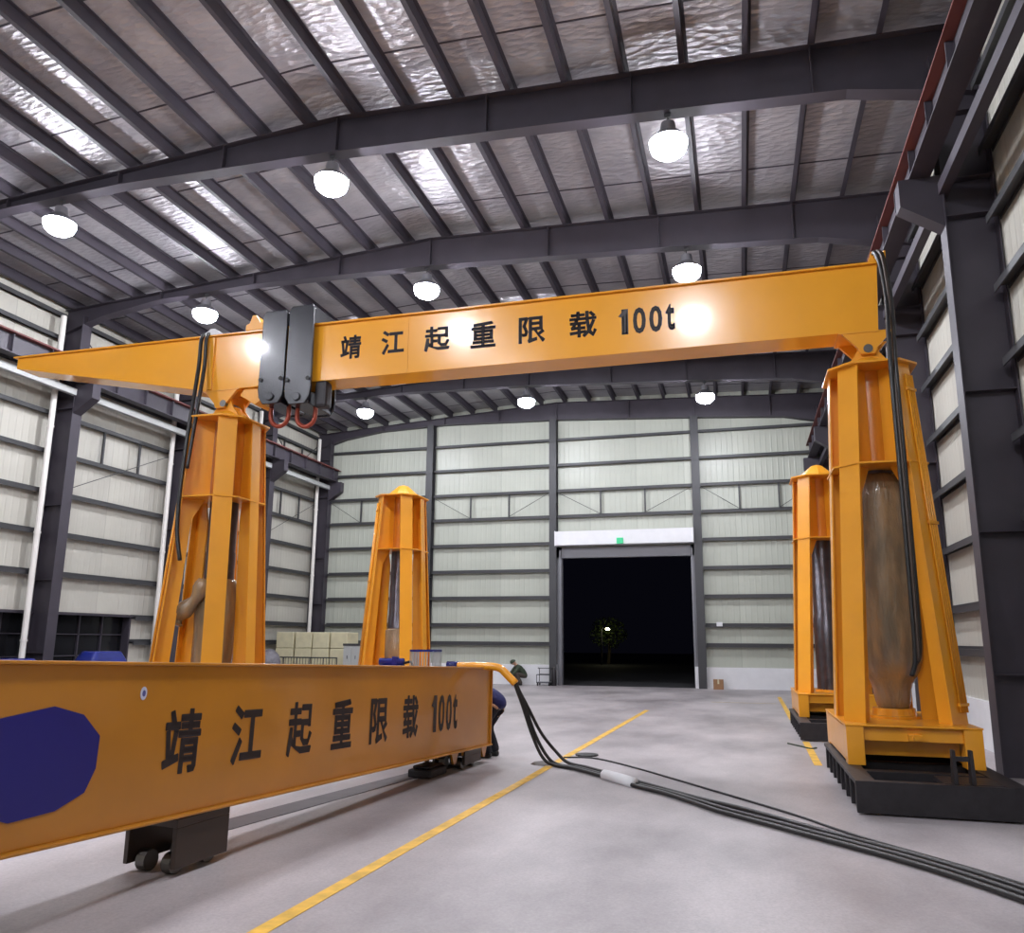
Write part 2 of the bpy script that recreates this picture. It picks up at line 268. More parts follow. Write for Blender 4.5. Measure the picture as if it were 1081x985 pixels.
# ------------------------------------------------------------------ mesh helpers
class MB:
    def __init__(s):
        s.bm = bmesh.new()
    def box(s, x0, x1, y0, y1, z0, z1):
        return s.hexa([(x0, y0, z0), (x1, y0, z0), (x1, y1, z0), (x0, y1, z0), (x0, y0, z1), (x1, y0, z1), (x1, y1, z1), (x0, y1, z1)])
    def hexa(s, P):
        v = [s.bm.verts.new(p) for p in P]
        for f in ((0, 3, 2, 1), (4, 5, 6, 7), (0, 1, 5, 4), (1, 2, 6, 5), (2, 3, 7, 6), (3, 0, 4, 7)):
            s.bm.faces.new([v[i] for i in f])
        return s
    def loft(s, A, B, caps=True):
        """two polygons with the same number of corners joined"""
        a = [s.bm.verts.new(p) for p in A]
        b = [s.bm.verts.new(p) for p in B]
        n = len(a)
        for i in range(n):
            s.bm.faces.new((a[i], a[(i + 1) % n], b[(i + 1) % n], b[i]))
        if caps:
            s.bm.faces.new(a[::-1]); s.bm.faces.new(b)
        return s
    def prism(s, poly, axis, a0, a1):
        def P(u, v, a):
            return {0: (a, u, v), 1: (u, a, v), 2: (u, v, a)}[axis]
        return s.loft([P(u, v, a0) for u, v in poly], [P(u, v, a1) for u, v in poly])
    def bar(s, p, q, w, h, upv=(0, 0, 1)):
        p, q = Vector(p), Vector(q)
        d = (q - p).normalized()
        sd = d.cross(Vector(upv))
        if sd.length < 1e-4:
            sd = d.cross(Vector((0, 1, 0)))
        sd.normalize(); u = sd.cross(d).normalized()
        A = [p + sd * w / 2 * i + u * h / 2 * j for i, j in ((-1, -1), (1, -1), (1, 1), (-1, 1))]
        return s.loft(A, [a + (q - p) for a in A])
    def tube(s, pts, r, n=8, caps=True):
        pts = [Vector(p) for p in pts]
        rs = r if isinstance(r, (list, tuple)) else [r] * len(pts)
        rings = []
        prev = None
        for i, p in enumerate(pts):
            d = (pts[min(i + 1, len(pts) - 1)] - pts[max(i - 1, 0)]).normalized()
            if prev is None:
                a = d.orthogonal().normalized()
            else:
                a = prev - d * prev.dot(d)
                a = a.normalized() if a.length > 1e-5 else d.orthogonal().normalized()
            prev = a
            b = d.cross(a)
            rings.append([s.bm.verts.new(p + (a * math.cos(2 * PI * k / n) + b * math.sin(2 * PI * k / n)) * rs[i]) for k in range(n)])
        for i in range(len(rings) - 1):
            for k in range(n):
                s.bm.faces.new((rings[i][k], rings[i][(k + 1) % n], rings[i + 1][(k + 1) % n], rings[i + 1][k]))
        if caps:
            s.bm.faces.new(rings[0][::-1]); s.bm.faces.new(rings[-1])
        return s
    def lathe(s, prof, cx=0, cy=0, n=24, wob=0.0):
        """prof: list of (r, z)"""
        rings = []
        for r, z in prof:
            rings.append([s.bm.verts.new((cx + (r * (1 + random.uniform(-wob, wob))) * math.cos(2 * PI * k / n), cy + r * (1 + random.uniform(-wob, wob)) * math.sin(2 * PI * k / n), z)) for k in range(n)])
        for i in range(len(rings) - 1):
            for k in range(n):
                s.bm.faces.new((rings[i][k], rings[i][(k + 1) % n], rings[i + 1][(k + 1) % n], rings[i + 1][k]))
        s.bm.faces.new(rings[0][::-1]); s.bm.faces.new(rings[-1])
        return s
    def build(s, name, m, parent=None, smooth=False, bevel=0.0, loc=None):
        bmesh.ops.recalc_face_normals(s.bm, faces=s.bm.faces)
        me = bpy.data.meshes.new(name)
        s.bm.to_mesh(me); s.bm.free()
        me.materials.append(M[m] if isinstance(m, str) else m)
        if smooth:
            for p in me.polygons:
                p.use_smooth = True
        o = bpy.data.objects.new(name, me)
        COL.objects.link(o)
        if parent:
            o.parent = parent
        if loc:
            o.location = loc
        if bevel:
            b = o.modifiers.new('bevel', 'BEVEL'); b.width = bevel; b.segments = 2; b.limit_method = 'ANGLE'
        return o

def smooth_by_angle(o, ang=40):
    me = o.data
    for p in me.polygons:
        p.use_smooth = True
    try:
        me.set_sharp_from_angle(angle=math.radians(ang))
    except Exception:
        pass
    return o

def tag(o, label, cat, group=None, kind=None):
    o['label'] = label; o['category'] = cat
    if group: o['group'] = group
    if kind: o['kind'] = kind
    return o

def thing(name, loc, label, cat, group=None, rz=0, scale=None, rot=None):
    o = bpy.data.objects.new(name, None)
    COL.objects.link(o)
    o.empty_display_size = 0.3
    o.location = loc
    o.rotation_euler = rot if rot else (0, 0, rz)
    if scale: o.scale = scale
    return tag(o, label, cat, group)

def copy_tree(o, parent=None):
    c = o.copy(); COL.objects.link(c)
    c.parent = parent
    for ch in [x for x in list(COL.objects) if x.parent == o]:
        copy_tree(ch, c)
    return c

def struct(o):
    o['kind'] = 'structure'
    return o

def spline(P, n=10):
    """Catmull-Rom through points"""
    P = [Vector(p) for p in P]
    Q = [P[0] * 2 - P[1]] + P + [P[-1] * 2 - P[-2]]
    out = []
    for i in range(1, len(Q) - 2):
        a, b, c, d = Q[i - 1], Q[i], Q[i + 1], Q[i + 2]
        for k in range(n):
            t = k / n
            out.append(0.5 * ((2 * b) + (c - a) * t + (2 * a - 5 * b + 4 * c - d) * t * t + (3 * b - a - 3 * c + d) * t ** 3))
    out.append(P[-1])
    return out

# ------------------------------------------------------------------ lettering
def put_glyph(mb, ch, f, x0, x1, z0, z1, bold=None):
    """glyph outline fitted into the rectangle, thickened along its edges; f maps (x, z) to a point"""
    vs, fs = GLYPH[ch]
    bold = (27 if ord(ch) > 200 else 26) if bold is None else bold
    xs = [v[0] for v in vs]; ys = [v[1] for v in vs]
    a, b, c, d = min(xs) - bold, max(xs) + bold, min(ys) - bold, max(ys) + bold
    def T(x, y):
        return f(x0 + (x - a) / (b - a) * (x1 - x0), z0 + (y - c) / (d - c) * (z1 - z0))
    vv = [mb.bm.verts.new(T(x, y)) for x, y in vs]
    cnt = {}
    for q in fs:
        mb.bm.faces.new([vv[i] for i in q])
        for i, j in zip(q, q[1:] + q[:1]):
            k = (min(i, j), max(i, j)); cnt[k] = cnt.get(k, 0) + 1
    for (i, j), n in cnt.items():
        if n != 1: continue
        p, q = Vector(vs[i]), Vector(vs[j])
        e = q - p
        if e.length < 1: continue
        e = e.normalized() * bold; w_ = Vector((-e.y, e.x))
        mb.bm.faces.new([mb.bm.verts.new(T(*v)) for v in (p - e * .7 - w_, q + e * .7 - w_, q + e * .7 + w_, p - e * .7 + w_)])

# ------------------------------------------------------------------ setting
XL, XR, YB, YF = -18.1, 3.9, 31.0, -8.0
def ceil_z(x):
    return 11.78 - (0.062 * (-7 - x) if x < -7 else 0.038 * (x + 7))
def raft_z(x):
    P = [(-18.1, 10.15), (-16.8, 10.55), (-15, 10.82), (-12, 10.92), (-7, 10.80), (-1.4, 10.52), (2.0, 10.30), (3.9, 9.90)]
    for (a, za), (b, zb) in zip(P, P[1:]):
        if x <= b:
            return za + (zb - za) * (x - a) / (b - a)
    return P[-1][1]
RX = [-18.1, -16.8, -15, -12, -7, -1.4, 2.0, 3.9]

mb = MB(); mb.box(XL - 0.2, XR + 0.2, YF, YB, -0.2, 0.0); struct(mb.build('floor', 'floor'))
mb = MB(); mb.box(XL - 20, XR + 25, YB + 0.02, YB + 90, -0.3, -0.02); struct(mb.build('ground_outside', 'asphalt'))

# walls with door openings; the lower 0.78 m is a white masonry plinth
def wall(name, boxes, m):
    mb = MB()
    for b in boxes: mb.box(*b)
    return struct(mb.build(name, m))
DX0, DX1, DZ = -6.82, -1.72, 5.0
wall('wall_back', [(XL, DX0 - 0.35, YB, YB + 0.2, 0.78, 12), (DX1 + 0.2, XR, YB, YB + 0.2, 0.78, 12), (DX0 - 0.35, DX1 + 0.2, YB, YB + 0.2, 5.4, 12)], 'panel_x')
wall('trim_1', [(XL, DX0 - 0.35, YB - 0.12, YB + 0.2, 0, 0.78), (DX1 + 0.2, XR, YB - 0.12, YB + 0.2, 0, 0.78)], 'white')
LY0, LY1, LZ = 15.2, 20.28, 2.40
wall('wall_left', [(XL - 0.2, XL, YF, LY0, 0.78, 12), (XL - 0.2, XL, LY1, YB, 0.78, 12), (XL - 0.2, XL, LY0, LY1, LZ, 12)], 'panel_y')
wall('trim_2', [(XL - 0.2, XL + 0.08, YF, LY0, 0, 0.78), (XL - 0.2, XL + 0.08, LY1, YB - 0.12, 0, 0.78)], 'white')
wall('wall_right', [(XR, XR + 0.2, YF, YB, 0.78, 12)], 'panel_y')
wall('trim_3', [(XR - 0.08, XR + 0.2, YF, YB - 0.12, 0, 0.78)], 'white')
wall('wall_front', [(XL - 0.2, XR + 0.2, YF - 0.2, YF, 0, 12)], 'panel_x')

# ceiling of crinkled foil insulation, with lapped seams
mb = MB()
xs = [XL - 0.2, -7, XR + 0.2]
for a, b in zip(xs, xs[1:]):
    mb.hexa([(a, YF, ceil_z(a)), (b, YF, ceil_z(b)), (b, YB + 0.2, ceil_z(b)), (a, YB + 0.2, ceil_z(a)),
             (a, YF, ceil_z(a) + 0.1), (b, YF, ceil_z(b) + 0.1), (b, YB + 0.2, ceil_z(b) + 0.1), (a, YB + 0.2, ceil_z(a) + 0.1)])
struct(mb.build('ceiling', 'foil'))
# joints of the foil lengths
y = -6.0
while y < 30.5:
    mb = MB()
    mb.hexa([(XL, y, ceil_z(XL) - 0.012), (-7, y, ceil_z(-7) - 0.012), (-7, y + 0.03, ceil_z(-7) - 0.012), (XL, y + 0.03, ceil_z(XL) - 0.012),
             (XL, y, ceil_z(XL) + 0.01), (-7, y, ceil_z(-7) + 0.01), (-7, y + 0.03, ceil_z(-7) + 0.01), (XL, y + 0.03, ceil_z(XL) + 0.01)])
    mb.hexa([(-7, y, ceil_z(-7) - 0.012), (XR, y, ceil_z(XR) - 0.012), (XR, y + 0.03, ceil_z(XR) - 0.012), (-7, y + 0.03, ceil_z(-7) - 0.012),
             (-7, y, ceil_z(-7) + 0.01), (XR, y, ceil_z(XR) + 0.01), (XR, y + 0.03, ceil_z(XR) + 0.01), (-7, y + 0.03, ceil_z(-7) + 0.01)])
    struct(mb.build('ceiling_seam_trim', 'steel'))
    y += 2.4
# purlins
k = -17
while -0.5 + 1.02 * k < XR - 0.2:
    x = -0.5 + 1.02 * k
    if x > XL + 0.2:
        z = ceil_z(x)
        mb = MB()   # Z section: web and two lips
        mb.box(x - 0.015, x + 0.015, YF, YB, z - 0.235, z - 0.01)
        mb.box(x - 0.075, x + 0.015, YF, YB, z - 0.25, z - 0.23)
        mb.box(x - 0.015, x + 0.075, YF, YB, z - 0.02, z)
        struct(mb.build('ceiling_purlin_trim', 'steel'))
    k += 1
# portal frames
FY = [31.0 - 0.16, 26.25, 21.5, 16.75, 12.0, 7.25, 2.5, -2.25]
for fy in FY:
    mb = MB()
    for a, b in zip(RX, RX[1:]):
        za, zb, ta, tb = raft_z(a), raft_z(b), ceil_z(a) - 0.25, ceil_z(b) - 0.25
        for y0, y1, l0, l1, h0, h1 in ((fy - 0.012, fy + 0.012, za, zb, ta, tb), (fy - 0.13, fy + 0.13, za - 0.02, zb - 0.02, za, zb), (fy - 0.13, fy + 0.13, ta - 0.015, tb - 0.015, ta, tb)):
            mb.hexa([(a, y0, l0), (b, y0, l1), (b, y1, l1), (a, y1, l0), (a, y0, h0), (b, y0, h1), (b, y1, h1), (a, y1, h0)])
    for x in (-14.9, -12, -9.5, -7, -4, -1.4, 1.5):      # stiffeners
        mb.box(x - 0.01, x + 0.01, fy - 0.12, fy + 0.12, raft_z(x), ceil_z(x) - 0.26)
    struct(mb.build('ceiling_beam', 'steel'))
# side columns (I section, web across the hall) with crane-beam corbels
def side_column(xw, s, fy):
    mb = MB()
    top = 10.6
    x1 = xw + s * 0.72
    X = lambda a: xw + s * a
    def bx(a, b, y0, y1, z0, z1):
        mb.box(min(X(a), X(b)), max(X(a), X(b)), y0, y1, z0, z1)
    bx(0.02, 0.04, fy - 0.16, fy + 0.16, 0, top)
    bx(0.70, 0.72, fy - 0.16, fy + 0.16, 0, top)
    bx(0.04, 0.70, fy - 0.01, fy + 0.01, 0, top)
    for z in (1.3, 3.2, 5.2, 7.9, 8.5, 9.6):
        bx(0.04, 0.70, fy - 0.15, fy + 0.15, z, z + 0.015)
    # corbel
    a, b = X(0.72), X(1.30)
    mb.loft([(a, fy - 0.14, 7.75), (b, fy - 0.14, 8.15), (b, fy - 0.14, 8.58), (a, fy - 0.14, 8.58)],
            [(a, fy + 0.14, 7.75), (b, fy + 0.14, 8.15), (b, fy + 0.14, 8.58), (a, fy + 0.14, 8.58)])
    struct(mb.build('steel_column', 'steel'))
for fy in FY:
    side_column(XL, 1, fy if fy < 30 else 30.78)
    side_column(XR, -1, fy if fy < 30 else 30.78)
# back wall columns
for x in (-12.6, -7.15, -1.42):
    mb = MB()
    mb.box(x - 0.15, x + 0.15, YB - 0.36, YB - 0.34, 0, raft_z(x))
    mb.box(x - 0.15, x + 0.15, YB - 0.02, YB, 0, raft_z(x))
    mb.box(x - 0.01, x + 0.01, YB - 0.34, YB - 0.02, 0, raft_z(x))
    for z in (1.4, 4.3, 7.2):
        mb.box(x - 0.14, x + 0.14, YB - 0.34, YB - 0.02, z, z + 0.012)
    struct(mb.build('steel_column', 'girt'))
# girts
GZ = [1.57, 2.31, 3.40, 4.49, 5.59, 6.69, 7.76, 8.85, 9.93]
bays = [(XL + 0.75, -12.76), (-12.44, -7.31), (-6.99, -1.58), (-1.26, XR - 0.75)]
for z in GZ:
    for i, (a, b) in enumerate(bays):
        if i == 2 and z < 5.6 + 0.5: continue
        mb = MB()
        mb.box(a, b, YB - 0.20, YB - 0.18, z - 0.05, z + 0.03)
        mb.box(a, b, YB - 0.20, YB - 0.002, z + 0.025, z + 0.045)
        mb.box(a, b, YB - 0.02, YB - 0.002, z - 0.02, z + 0.10)
        struct(mb.build('wall_girt_trim', 'girt'))
fys = [YF] + sorted(f if f < 30 else 30.78 for f in FY)
for side, xw, s in (('left', XL, 1), ('right', XR, -1)):
    for z in GZ + [10.6]:
        for a, b in zip(fys, fys[1:]):
            a2, b2 = a + 0.18, b - 0.18
            if side == 'left' and z < LZ + 0.05 and a2 < LY1 and b2 > LY0:
                if b2 - LY1 > 0.3 and a2 < LY1 < b2: a2 = LY1 + 0.02
                else: continue
            mb = MB()
            X = lambda q: xw + s * q
            def bx(p, q, z0, z1):
                mb.box(min(X(p), X(q)), max(X(p), X(q)), a2, b2, z0, z1)
            bx(0.18, 0.20, z - 0.07, z + 0.03); bx(0.002, 0.20, z + 0.025, z + 0.045); bx(0.002, 0.02, z - 0.03, z + 0.10)
            struct(mb.build('wall_girt_trim', 'girt'))
# sag rods, struts and thin cross bracing on the walls
def rod(p, q, r=0.012, m='girt'):
    mb = MB(); mb.tube([p, q], r, 5)
    return struct(mb.build('wall_brace_trim', m))
for a, b in bays:
    for t in (0.33, 0.66):
        x = a + (b - a) * t
        mb = MB(); mb.box(x - 0.03, x + 0.03, YB - 0.20, YB - 0.14, 6.73, 7.71)
        struct(mb.build('wall_brace_trim', 'girt'))
    rod((a, YB - 0.24, 7.7), (a + (b - a) * 0.33, YB - 0.24, 6.75))
    rod((b, YB - 0.24, 7.7), (a + (b - a) * 0.66, YB - 0.24, 6.75))
for y0, y1 in ((16.9, 21.3), (26.4, 30.6)):
    for t in (0.33, 0.66):
        y = y0 + (y1 - y0) * t
        for zz in ((6.73, 7.71), (8.9, 9.88)):
            mb = MB(); mb.box(XL + 0.14, XL + 0.20, y - 0.03, y + 0.03, *zz)
            struct(mb.build('wall_brace_trim', 'girt'))
    rod((XL + 0.25, y0, 5.62), (XL + 0.25, y1, 7.7))
    rod((XL + 0.25, y0, 10.4), (XL + 0.25, y0 + 2.0, 8.9), 0.02)
    rod((XL + 0.25, y1, 10.4), (XL + 0.25, y1 - 2.0, 8.9), 0.02)
# white rainwater pipes beside the left columns
for y in (16.3, 21.02, 25.8, 30.3):
    mb = MB(); mb.tube([(XL + 0.34, y, 0.0), (XL + 0.34, y, 10.5)], 0.075, 10)
    for z in (1.6, 4.4, 7.3): mb.tube([(XL + 0.34, y, z), (XL + 0.34, y, z + 0.05)], 0.09, 10)
    struct(mb.build('wall_downpipe_trim', 'pipe', smooth=False))
# crane runway beams along both sides
for xc in (XL + 1.0, XR - 1.0):
    mb = MB()
    mb.box(xc - 0.15, xc + 0.15, YF, 30.9, 8.58, 8.605)
    mb.box(xc - 0.012, xc + 0.012, YF, 30.9, 8.605, 9.10)
    y = YF + 0.4
    while y < 30.8:
        mb.box(xc - 0.11, xc + 0.11, y - 0.012, y + 0.012, 8.605, 9.10); y += 1.15
    b = struct(mb.build('crane_runway_beam', 'steel'))
    mb = MB(); mb.box(xc - 0.17, xc + 0.17, YF, 30.9, 9.10, 9.125); mb.box(xc - 0.035, xc + 0.035, YF, 30.9, 9.125, 9.20)
    struct(mb.build('runway_rail_trim', 'rail'))
    # light angle tying beam to columns, below the runway
    mb = MB(); 
    sg = 1 if xc < 0 else -1
    xa = xc - sg * 0.30
    mb.box(xa - 0.07, xa + 0.07, YF, 30.9, 8.26, 8.44)
    struct(mb.build('wall_tie_trim', 'cab' if xc < 0 else 'steel'))

# big door in the back wall
mb = MB()
mb.box(DX0 - 0.32, DX0, YB - 0.14, YB + 0.12, 0, 5.42)
mb.box(DX1, DX1 + 0.14, YB - 0.14, YB + 0.12, 0, 5.42)
mb.box(DX0 - 0.32, DX1 + 0.14, YB - 0.14, YB + 0.12, DZ, 5.42)
mb.box(DX0 - 0.10, DX0 - 0.02, YB - 0.20, YB - 0.14, 0, 5.3); mb.box(DX1 + 0.02, DX1 + 0.08, YB - 0.20, YB - 0.14, 0, 5.3)
door = struct(mb.build('door_1', 'grey'))
mb = MB(); mb.box(-7.0, -1.58, YB - 0.62, YB - 0.15, 5.46, 6.02)
mb.box(-7.02, -6.98, YB - 0.64, YB - 0.14, 5.44, 6.04); mb.box(-1.6, -1.56, YB - 0.64, YB - 0.14, 5.44, 6.04)
mb.build('shutter_housing', 'white', door, bevel=0.01)
for x in (DX0 - 0.25, DX1 + 0.08):
    mb = MB(); mb.box(x - 0.06, x + 0.06, YB - 0.24, YB - 0.16, 0, 0.8); mb.build('door_guard', 'white', door)
sg = MB(); sg.box(-0.13, 0.13, -0.04, 0.04, -0.12, 0.12)
s = sg.build('exit_sign', 'green', bevel=0.02, loc=(-4.38, YB - 0.67, 5.58)); tag(s, 'small green lit sign over the big dark doorway', 'sign')
s = MB().box(-0.11, 0.11, -0.04, 0.04, -0.08, 0.08).build('junction_box', 'white', bevel=0.01, loc=(-0.74, YB - 0.25, 2.37))
tag(s, 'little white junction box on the back wall girt beyond the doorway', 'electrical box')

# dark side opening with glazed gate in the left wall
mb = MB()
mb.box(XL - 0.30, XL - 0.26, LY0, LY1, 0, LZ)
win = struct(mb.build('window_1', 'darkglass'))
mb = MB()
mb.box(XL - 0.2, XL + 0.06, LY1 - 0.06, LY1, 0, LZ); mb.box(XL - 0.2, XL + 0.06, LY0, LY0 + 0.06, 0, LZ); mb.box(XL - 0.2, XL + 0.10, LY0, LY1, LZ - 0.07, LZ)
for i in range(1, 6):
    y = LY0 + (LY1 - LY0) * i / 6
    mb.box(XL - 0.26, XL - 0.20, y - 0.02, y + 0.02, 0, LZ)
for z in (0.6, 1.2, 1.8):
    mb.box(XL - 0.26, XL - 0.20, LY0, LY1, z - 0.015, z + 0.015)
mb.build('window_frame', 'steel', win)

# painted floor lines
def line(pts, w):
    mb = MB()
    for a, b in zip(pts, pts[1:]):
        mb.hexa([(a[0] - w / 2, a[1], 0.001), (a[0] + w / 2, a[1], 0.001), (b[0] + w / 2, b[1], 0.001), (b[0] - w / 2, b[1], 0.001),
                 (a[0] - w / 2, a[1], 0.004), (a[0] + w / 2, a[1], 0.004), (b[0] + w / 2, b[1], 0.004), (b[0] - w / 2, b[1], 0.004)])
    return struct(mb.build('floor_marking_line', 'yellow'))
line([(-2.86, 3.0), (-2.72, 7.7), (-2.60, 11.9), (-2.36, 20.6)], 0.115)
line([(0.98, 12.3), (1.02, 15.1)], 0.11)
line([(1.03, 19.2), (1.1, 27)], 0.11)
mb = MB(); mb.box(-0.9, 0.9, 24.0, 24.12, 0.001, 0.004); struct(mb.build('floor_marking_line', mat('worn_yellow_paint', (0.50, 0.42, 0.27, 1), 0.6, noise=0.3, nscale=4)))
# thin flat dark strip on the floor along the low girder
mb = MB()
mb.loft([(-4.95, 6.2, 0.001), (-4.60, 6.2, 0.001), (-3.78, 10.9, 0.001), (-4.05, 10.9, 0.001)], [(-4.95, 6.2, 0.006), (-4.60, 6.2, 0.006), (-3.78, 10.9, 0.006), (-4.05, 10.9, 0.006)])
struct(mb.build('floor_dark_strip', mat('dark_strip', (0.075, 0.062, 0.066, 1), 0.55, noise=0.2, nscale=5)))

# ------------------------------------------------------------------ lamps
def make_lamp():
    t = thing('high_bay_lamp', (0, 0, 0), '', 'lamp', 'high bay lamps under the roof beams')
    mb = MB(); mb.lathe([(0.05, 0.30), (0.12, 0.28), (0.14, 0.12), (0.22, 0.06), (0.31, -0.03), (0.325, -0.075), (0.30, -0.075)], n=24)
    mb.build('reflector', 'alu', t, smooth=False)
    mb = MB(); mb.lathe([(0.30, -0.076), (0.31, -0.13), (0.28, -0.22), (0.20, -0.29), (0.10, -0.325), (0.02, -0.33)], n=24)
    mb.build('diffuser', 'globe', t, smooth=True)
    mb = MB(); mb.tube([(0, 0, 0.28), (0, 0, 0.46)], 0.012, 6); mb.box(-0.05, 0.05, -0.03, 0.03, 0.40, 0.46)
    mb.build('hanger', 'girt', t)
    return t
lamp0 = make_lamp()
LAMPX = [(-13.5, 'towards the dark side window'), (-7.1, 'in the middle row'), (-0.8, 'towards the hose-hung girder end')]
rows = [(26.25, 'on the last roof beam before the back wall'), (16.75, 'on the roof beam just beyond the raised girder'),
        (12.0, 'on the roof beam right above the raised girder'), (2.5, 'on the roof beam above the viewer'), (-2.25, 'on the roof beam behind the viewer')]
first = True
for y, rn in rows:
    for x, xn in LAMPX:
        l = lamp0 if first else copy_tree(lamp0)
        first = False
        l.location = (x, y, raft_z(x) - 0.02 - 0.46)
        l['label'] = 'white lamp %s, %s' % (rn, xn)

# ------------------------------------------------------------------ gantry towers
def octo(hx, hy, c, cx=0, cy=0):
    return [(cx - hx + c, cy - hy), (cx + hx - c, cy - hy), (cx + hx, cy - hy + c), (cx + hx, cy + hy - c), (cx + hx - c, cy + hy), (cx - hx + c, cy + hy), (cx - hx, cy + hy - c), (cx - hx, cy - hy + c)]
ZB, ZM, ZT = 0.78, 3.96, 5.30
CH = 0.20
def half(z):
    t = (z - ZB) / (ZT - ZB)
    return 0.52 + (0.455 - 0.52) * t, 0.93 + (0.62 - 0.93) * t
def tower(name, x, y, m, zs, label, wrapped, cap_only, detail=True, cyl='cyl'):
    """m = +1: outer side faces +x, -1: outer side faces -x"""
    t = thing(name, (x, y, 0), label, 'gantry tower', 'four hydraulic gantry towers', scale=(m, 1, zs))
    # undercarriage
    mb = MB()
    bx0, bx1, by0, by1 = -0.78, 0.80, -2.2, 0.95
    for a in (bx0, bx1 - 0.2):
        mb.box(a, a + 0.2, by0, by1, 0.29, 0.33)
        mb.box(a + 0.04, a + 0.16, by0, by1, 0.03, 0.29)
        yy = by0 + 0.04
        while yy < by1:
            mb.box(a + 0.005, a + 0.195, yy, yy + 0.03, 0.02, 0.29); yy += 0.42
    for yy in (by0, by0 + 0.75, -0.7, 0.0, by1 - 0.18):
        mb.box(bx0 + 0.2, bx1 - 0.2, yy, yy + 0.16, 0.05, 0.32)
    mb.box(bx0, bx1, by0 - 0.02, by0, 0.02, 0.33)
    mb.box(bx0 + 0.85, bx1, by0 + 0.1, by0 + 0.62, 0.28, 0.325)
    for px in (bx0 + 0.92, bx0 + 1.08):
        mb.hexa([(px, by0 + 0.02, 0.33), (px + 0.04, by0 + 0.02, 0.33), (px + 0.04, by0 + 0.16, 0.33), (px, by0 + 0.16, 0.33),
                 (px, by0 + 0.02, 0.66), (px + 0.03, by0 + 0.02, 0.66), (px + 0.03, by0 + 0.10, 0.66), (px, by0 + 0.10, 0.66)])
    mb.box(bx0 + 0.92, bx0 + 1.1, by0 + 0.04, by0 + 0.06, 0.55, 0.6)
    u = mb.build('undercarriage', 'black', t, bevel=0.004)
    for wx in (bx0 + 0.34, bx1 - 0.34):
        for wy in (-1.55, -0.95, 0.25, 0.70):
            w = MB(); w.tube([(wx - 0.05, wy, 0.11), (wx - 0.05, wy, 0.11), (wx + 0.05, wy, 0.11)], [0.04, 0.11, 0.11], 16)
            w.build('wheel', 'rubber', u)
    # yellow base frame
    mb = MB()
    hx, hy = 0.71, 1.10
    for sx in (-1, 1):
        for sy in (-1, 1):
            a0, a1 = sorted((sx * hx, sx * (hx - 0.19))); b0, b1 = sorted((sy * hy, sy * (hy - 0.22)))
            mb.box(a0, a1, b0, b1, 0.33, 0.76)
        a0, a1 = sorted((sx * hx, sx * (hx - 0.02)))
        mb.box(a0, a1, -hy + 0.22, hy - 0.22, 0.36, 0.745)
        a0, a1 = sorted((sx * (hx - 0.02), sx * (hx - 0.18)))
        mb.box(a0, a1, -hy + 0.22, hy - 0.22, 0.36, 0.38)
    for sy in (-1, 1):
        b0, b1 = sorted((sy * (hy - 0.05), sy * (hy - 0.07)))
        mb.box(-hx + 0.19, hx - 0.19, b0, b1, 0.60, 0.745)
        b0, b1 = sorted((sy * (hy - 0.02), sy * (hy - 0.20)))
        mb.box(-hx + 0.19, hx - 0.19, b0, b1, 0.745, 0.76)
        b0, b1 = sorted((sy * (hy - 0.24), sy * (hy - 0.38)))
        mb.box(-hx + 0.19, hx - 0.19, b0, b1, 0.42, 0.60)
    mb.box(-hx - 0.01, hx + 0.01, -hy - 0.01, hy + 0.01, 0.76, ZB)
    base = mb.build('base_frame', 'orange', t, bevel=0.006)
    mb = MB(); mb.box(-0.05, 0.09, -hy - 0.02, -hy + 0.05, 0.62, 0.68); mb.tube([(0.02, -hy - 0.07, 0.655), (0.02, -hy - 0.01, 0.655)], 0.03, 10)
    mb.build('lashing_bracket', 'orange', base)
    mb = MB(); mb.lathe([(0.30, ZB), (0.30, ZB + 0.03), (0.26, ZB + 0.035), (0.25, ZB + 0.12), (0.23, ZB + 0.12)], n=24)
    mb.build('cylinder_seat', 'orange', base)
    # legs: outer flange with a radial web; the web reaches the sleeve in the upper cage
    # six legs on an irregular hexagon: front pair, side pair, rear pair
    LEGS = [((-.57, -.78), (-.32, -.52), .30, .24), ((.57, -.78), (.34, -.52), .30, .24), ((-.70, .05), (-.50, .02), .24, .30),
            ((.58, -.08), (.44, -.04), .24, .26), ((-.52, .72), (-.38, .42), .26, .24), ((.26, .74), (.24, .46), .24, .20)]
    for bo, tp, wd, wl_ in LEGS:
        mb = MB()
        def at(z):
            f = (z - ZB) / (ZT - ZB)
            return Vector((bo[0] + (tp[0] - bo[0]) * f, bo[1] + (tp[1] - bo[1]) * f, z))
        n = Vector((bo[0] / abs(bo[0]), 0 if abs(bo[1]) < .2 else bo[1] / abs(bo[1]), 0)).normalized()
        tg = Vector((-n.y, n.x, 0))
        def flange(z0, z1):
            A, B = at(z0), at(z1)
            mb.loft([A - tg * wd / 2, A + tg * wd / 2, A + tg * wd / 2 - n * .022, A - tg * wd / 2 - n * .022], [B - tg * wd / 2, B + tg * wd / 2, B + tg * wd / 2 - n * .022, B - tg * wd / 2 - n * .022])
        flange(ZB, ZT)
        def web(z0, l0, z1, l1, th=.014):
            A, B = at(z0) - n * .02, at(z1) - n * .02
            mb.loft([A - tg * th, A + tg * th, A + tg * th - n * l0, A - tg * th - n * l0], [B - tg * th, B + tg * th, B + tg * th - n * l1, B - tg * th - n * l1])
        def reach(z):
            p = at(z); return max(0.10, math.hypot(p.x, p.y) - 0.30)
        web(ZB, wl_, ZM - .35, wl_ * .85); web(ZM - .35, wl_ * .85, ZM, reach(ZM) * .85); web(ZM, reach(ZM), ZT, reach(ZT))
        mb.build('leg', 'orange', t)
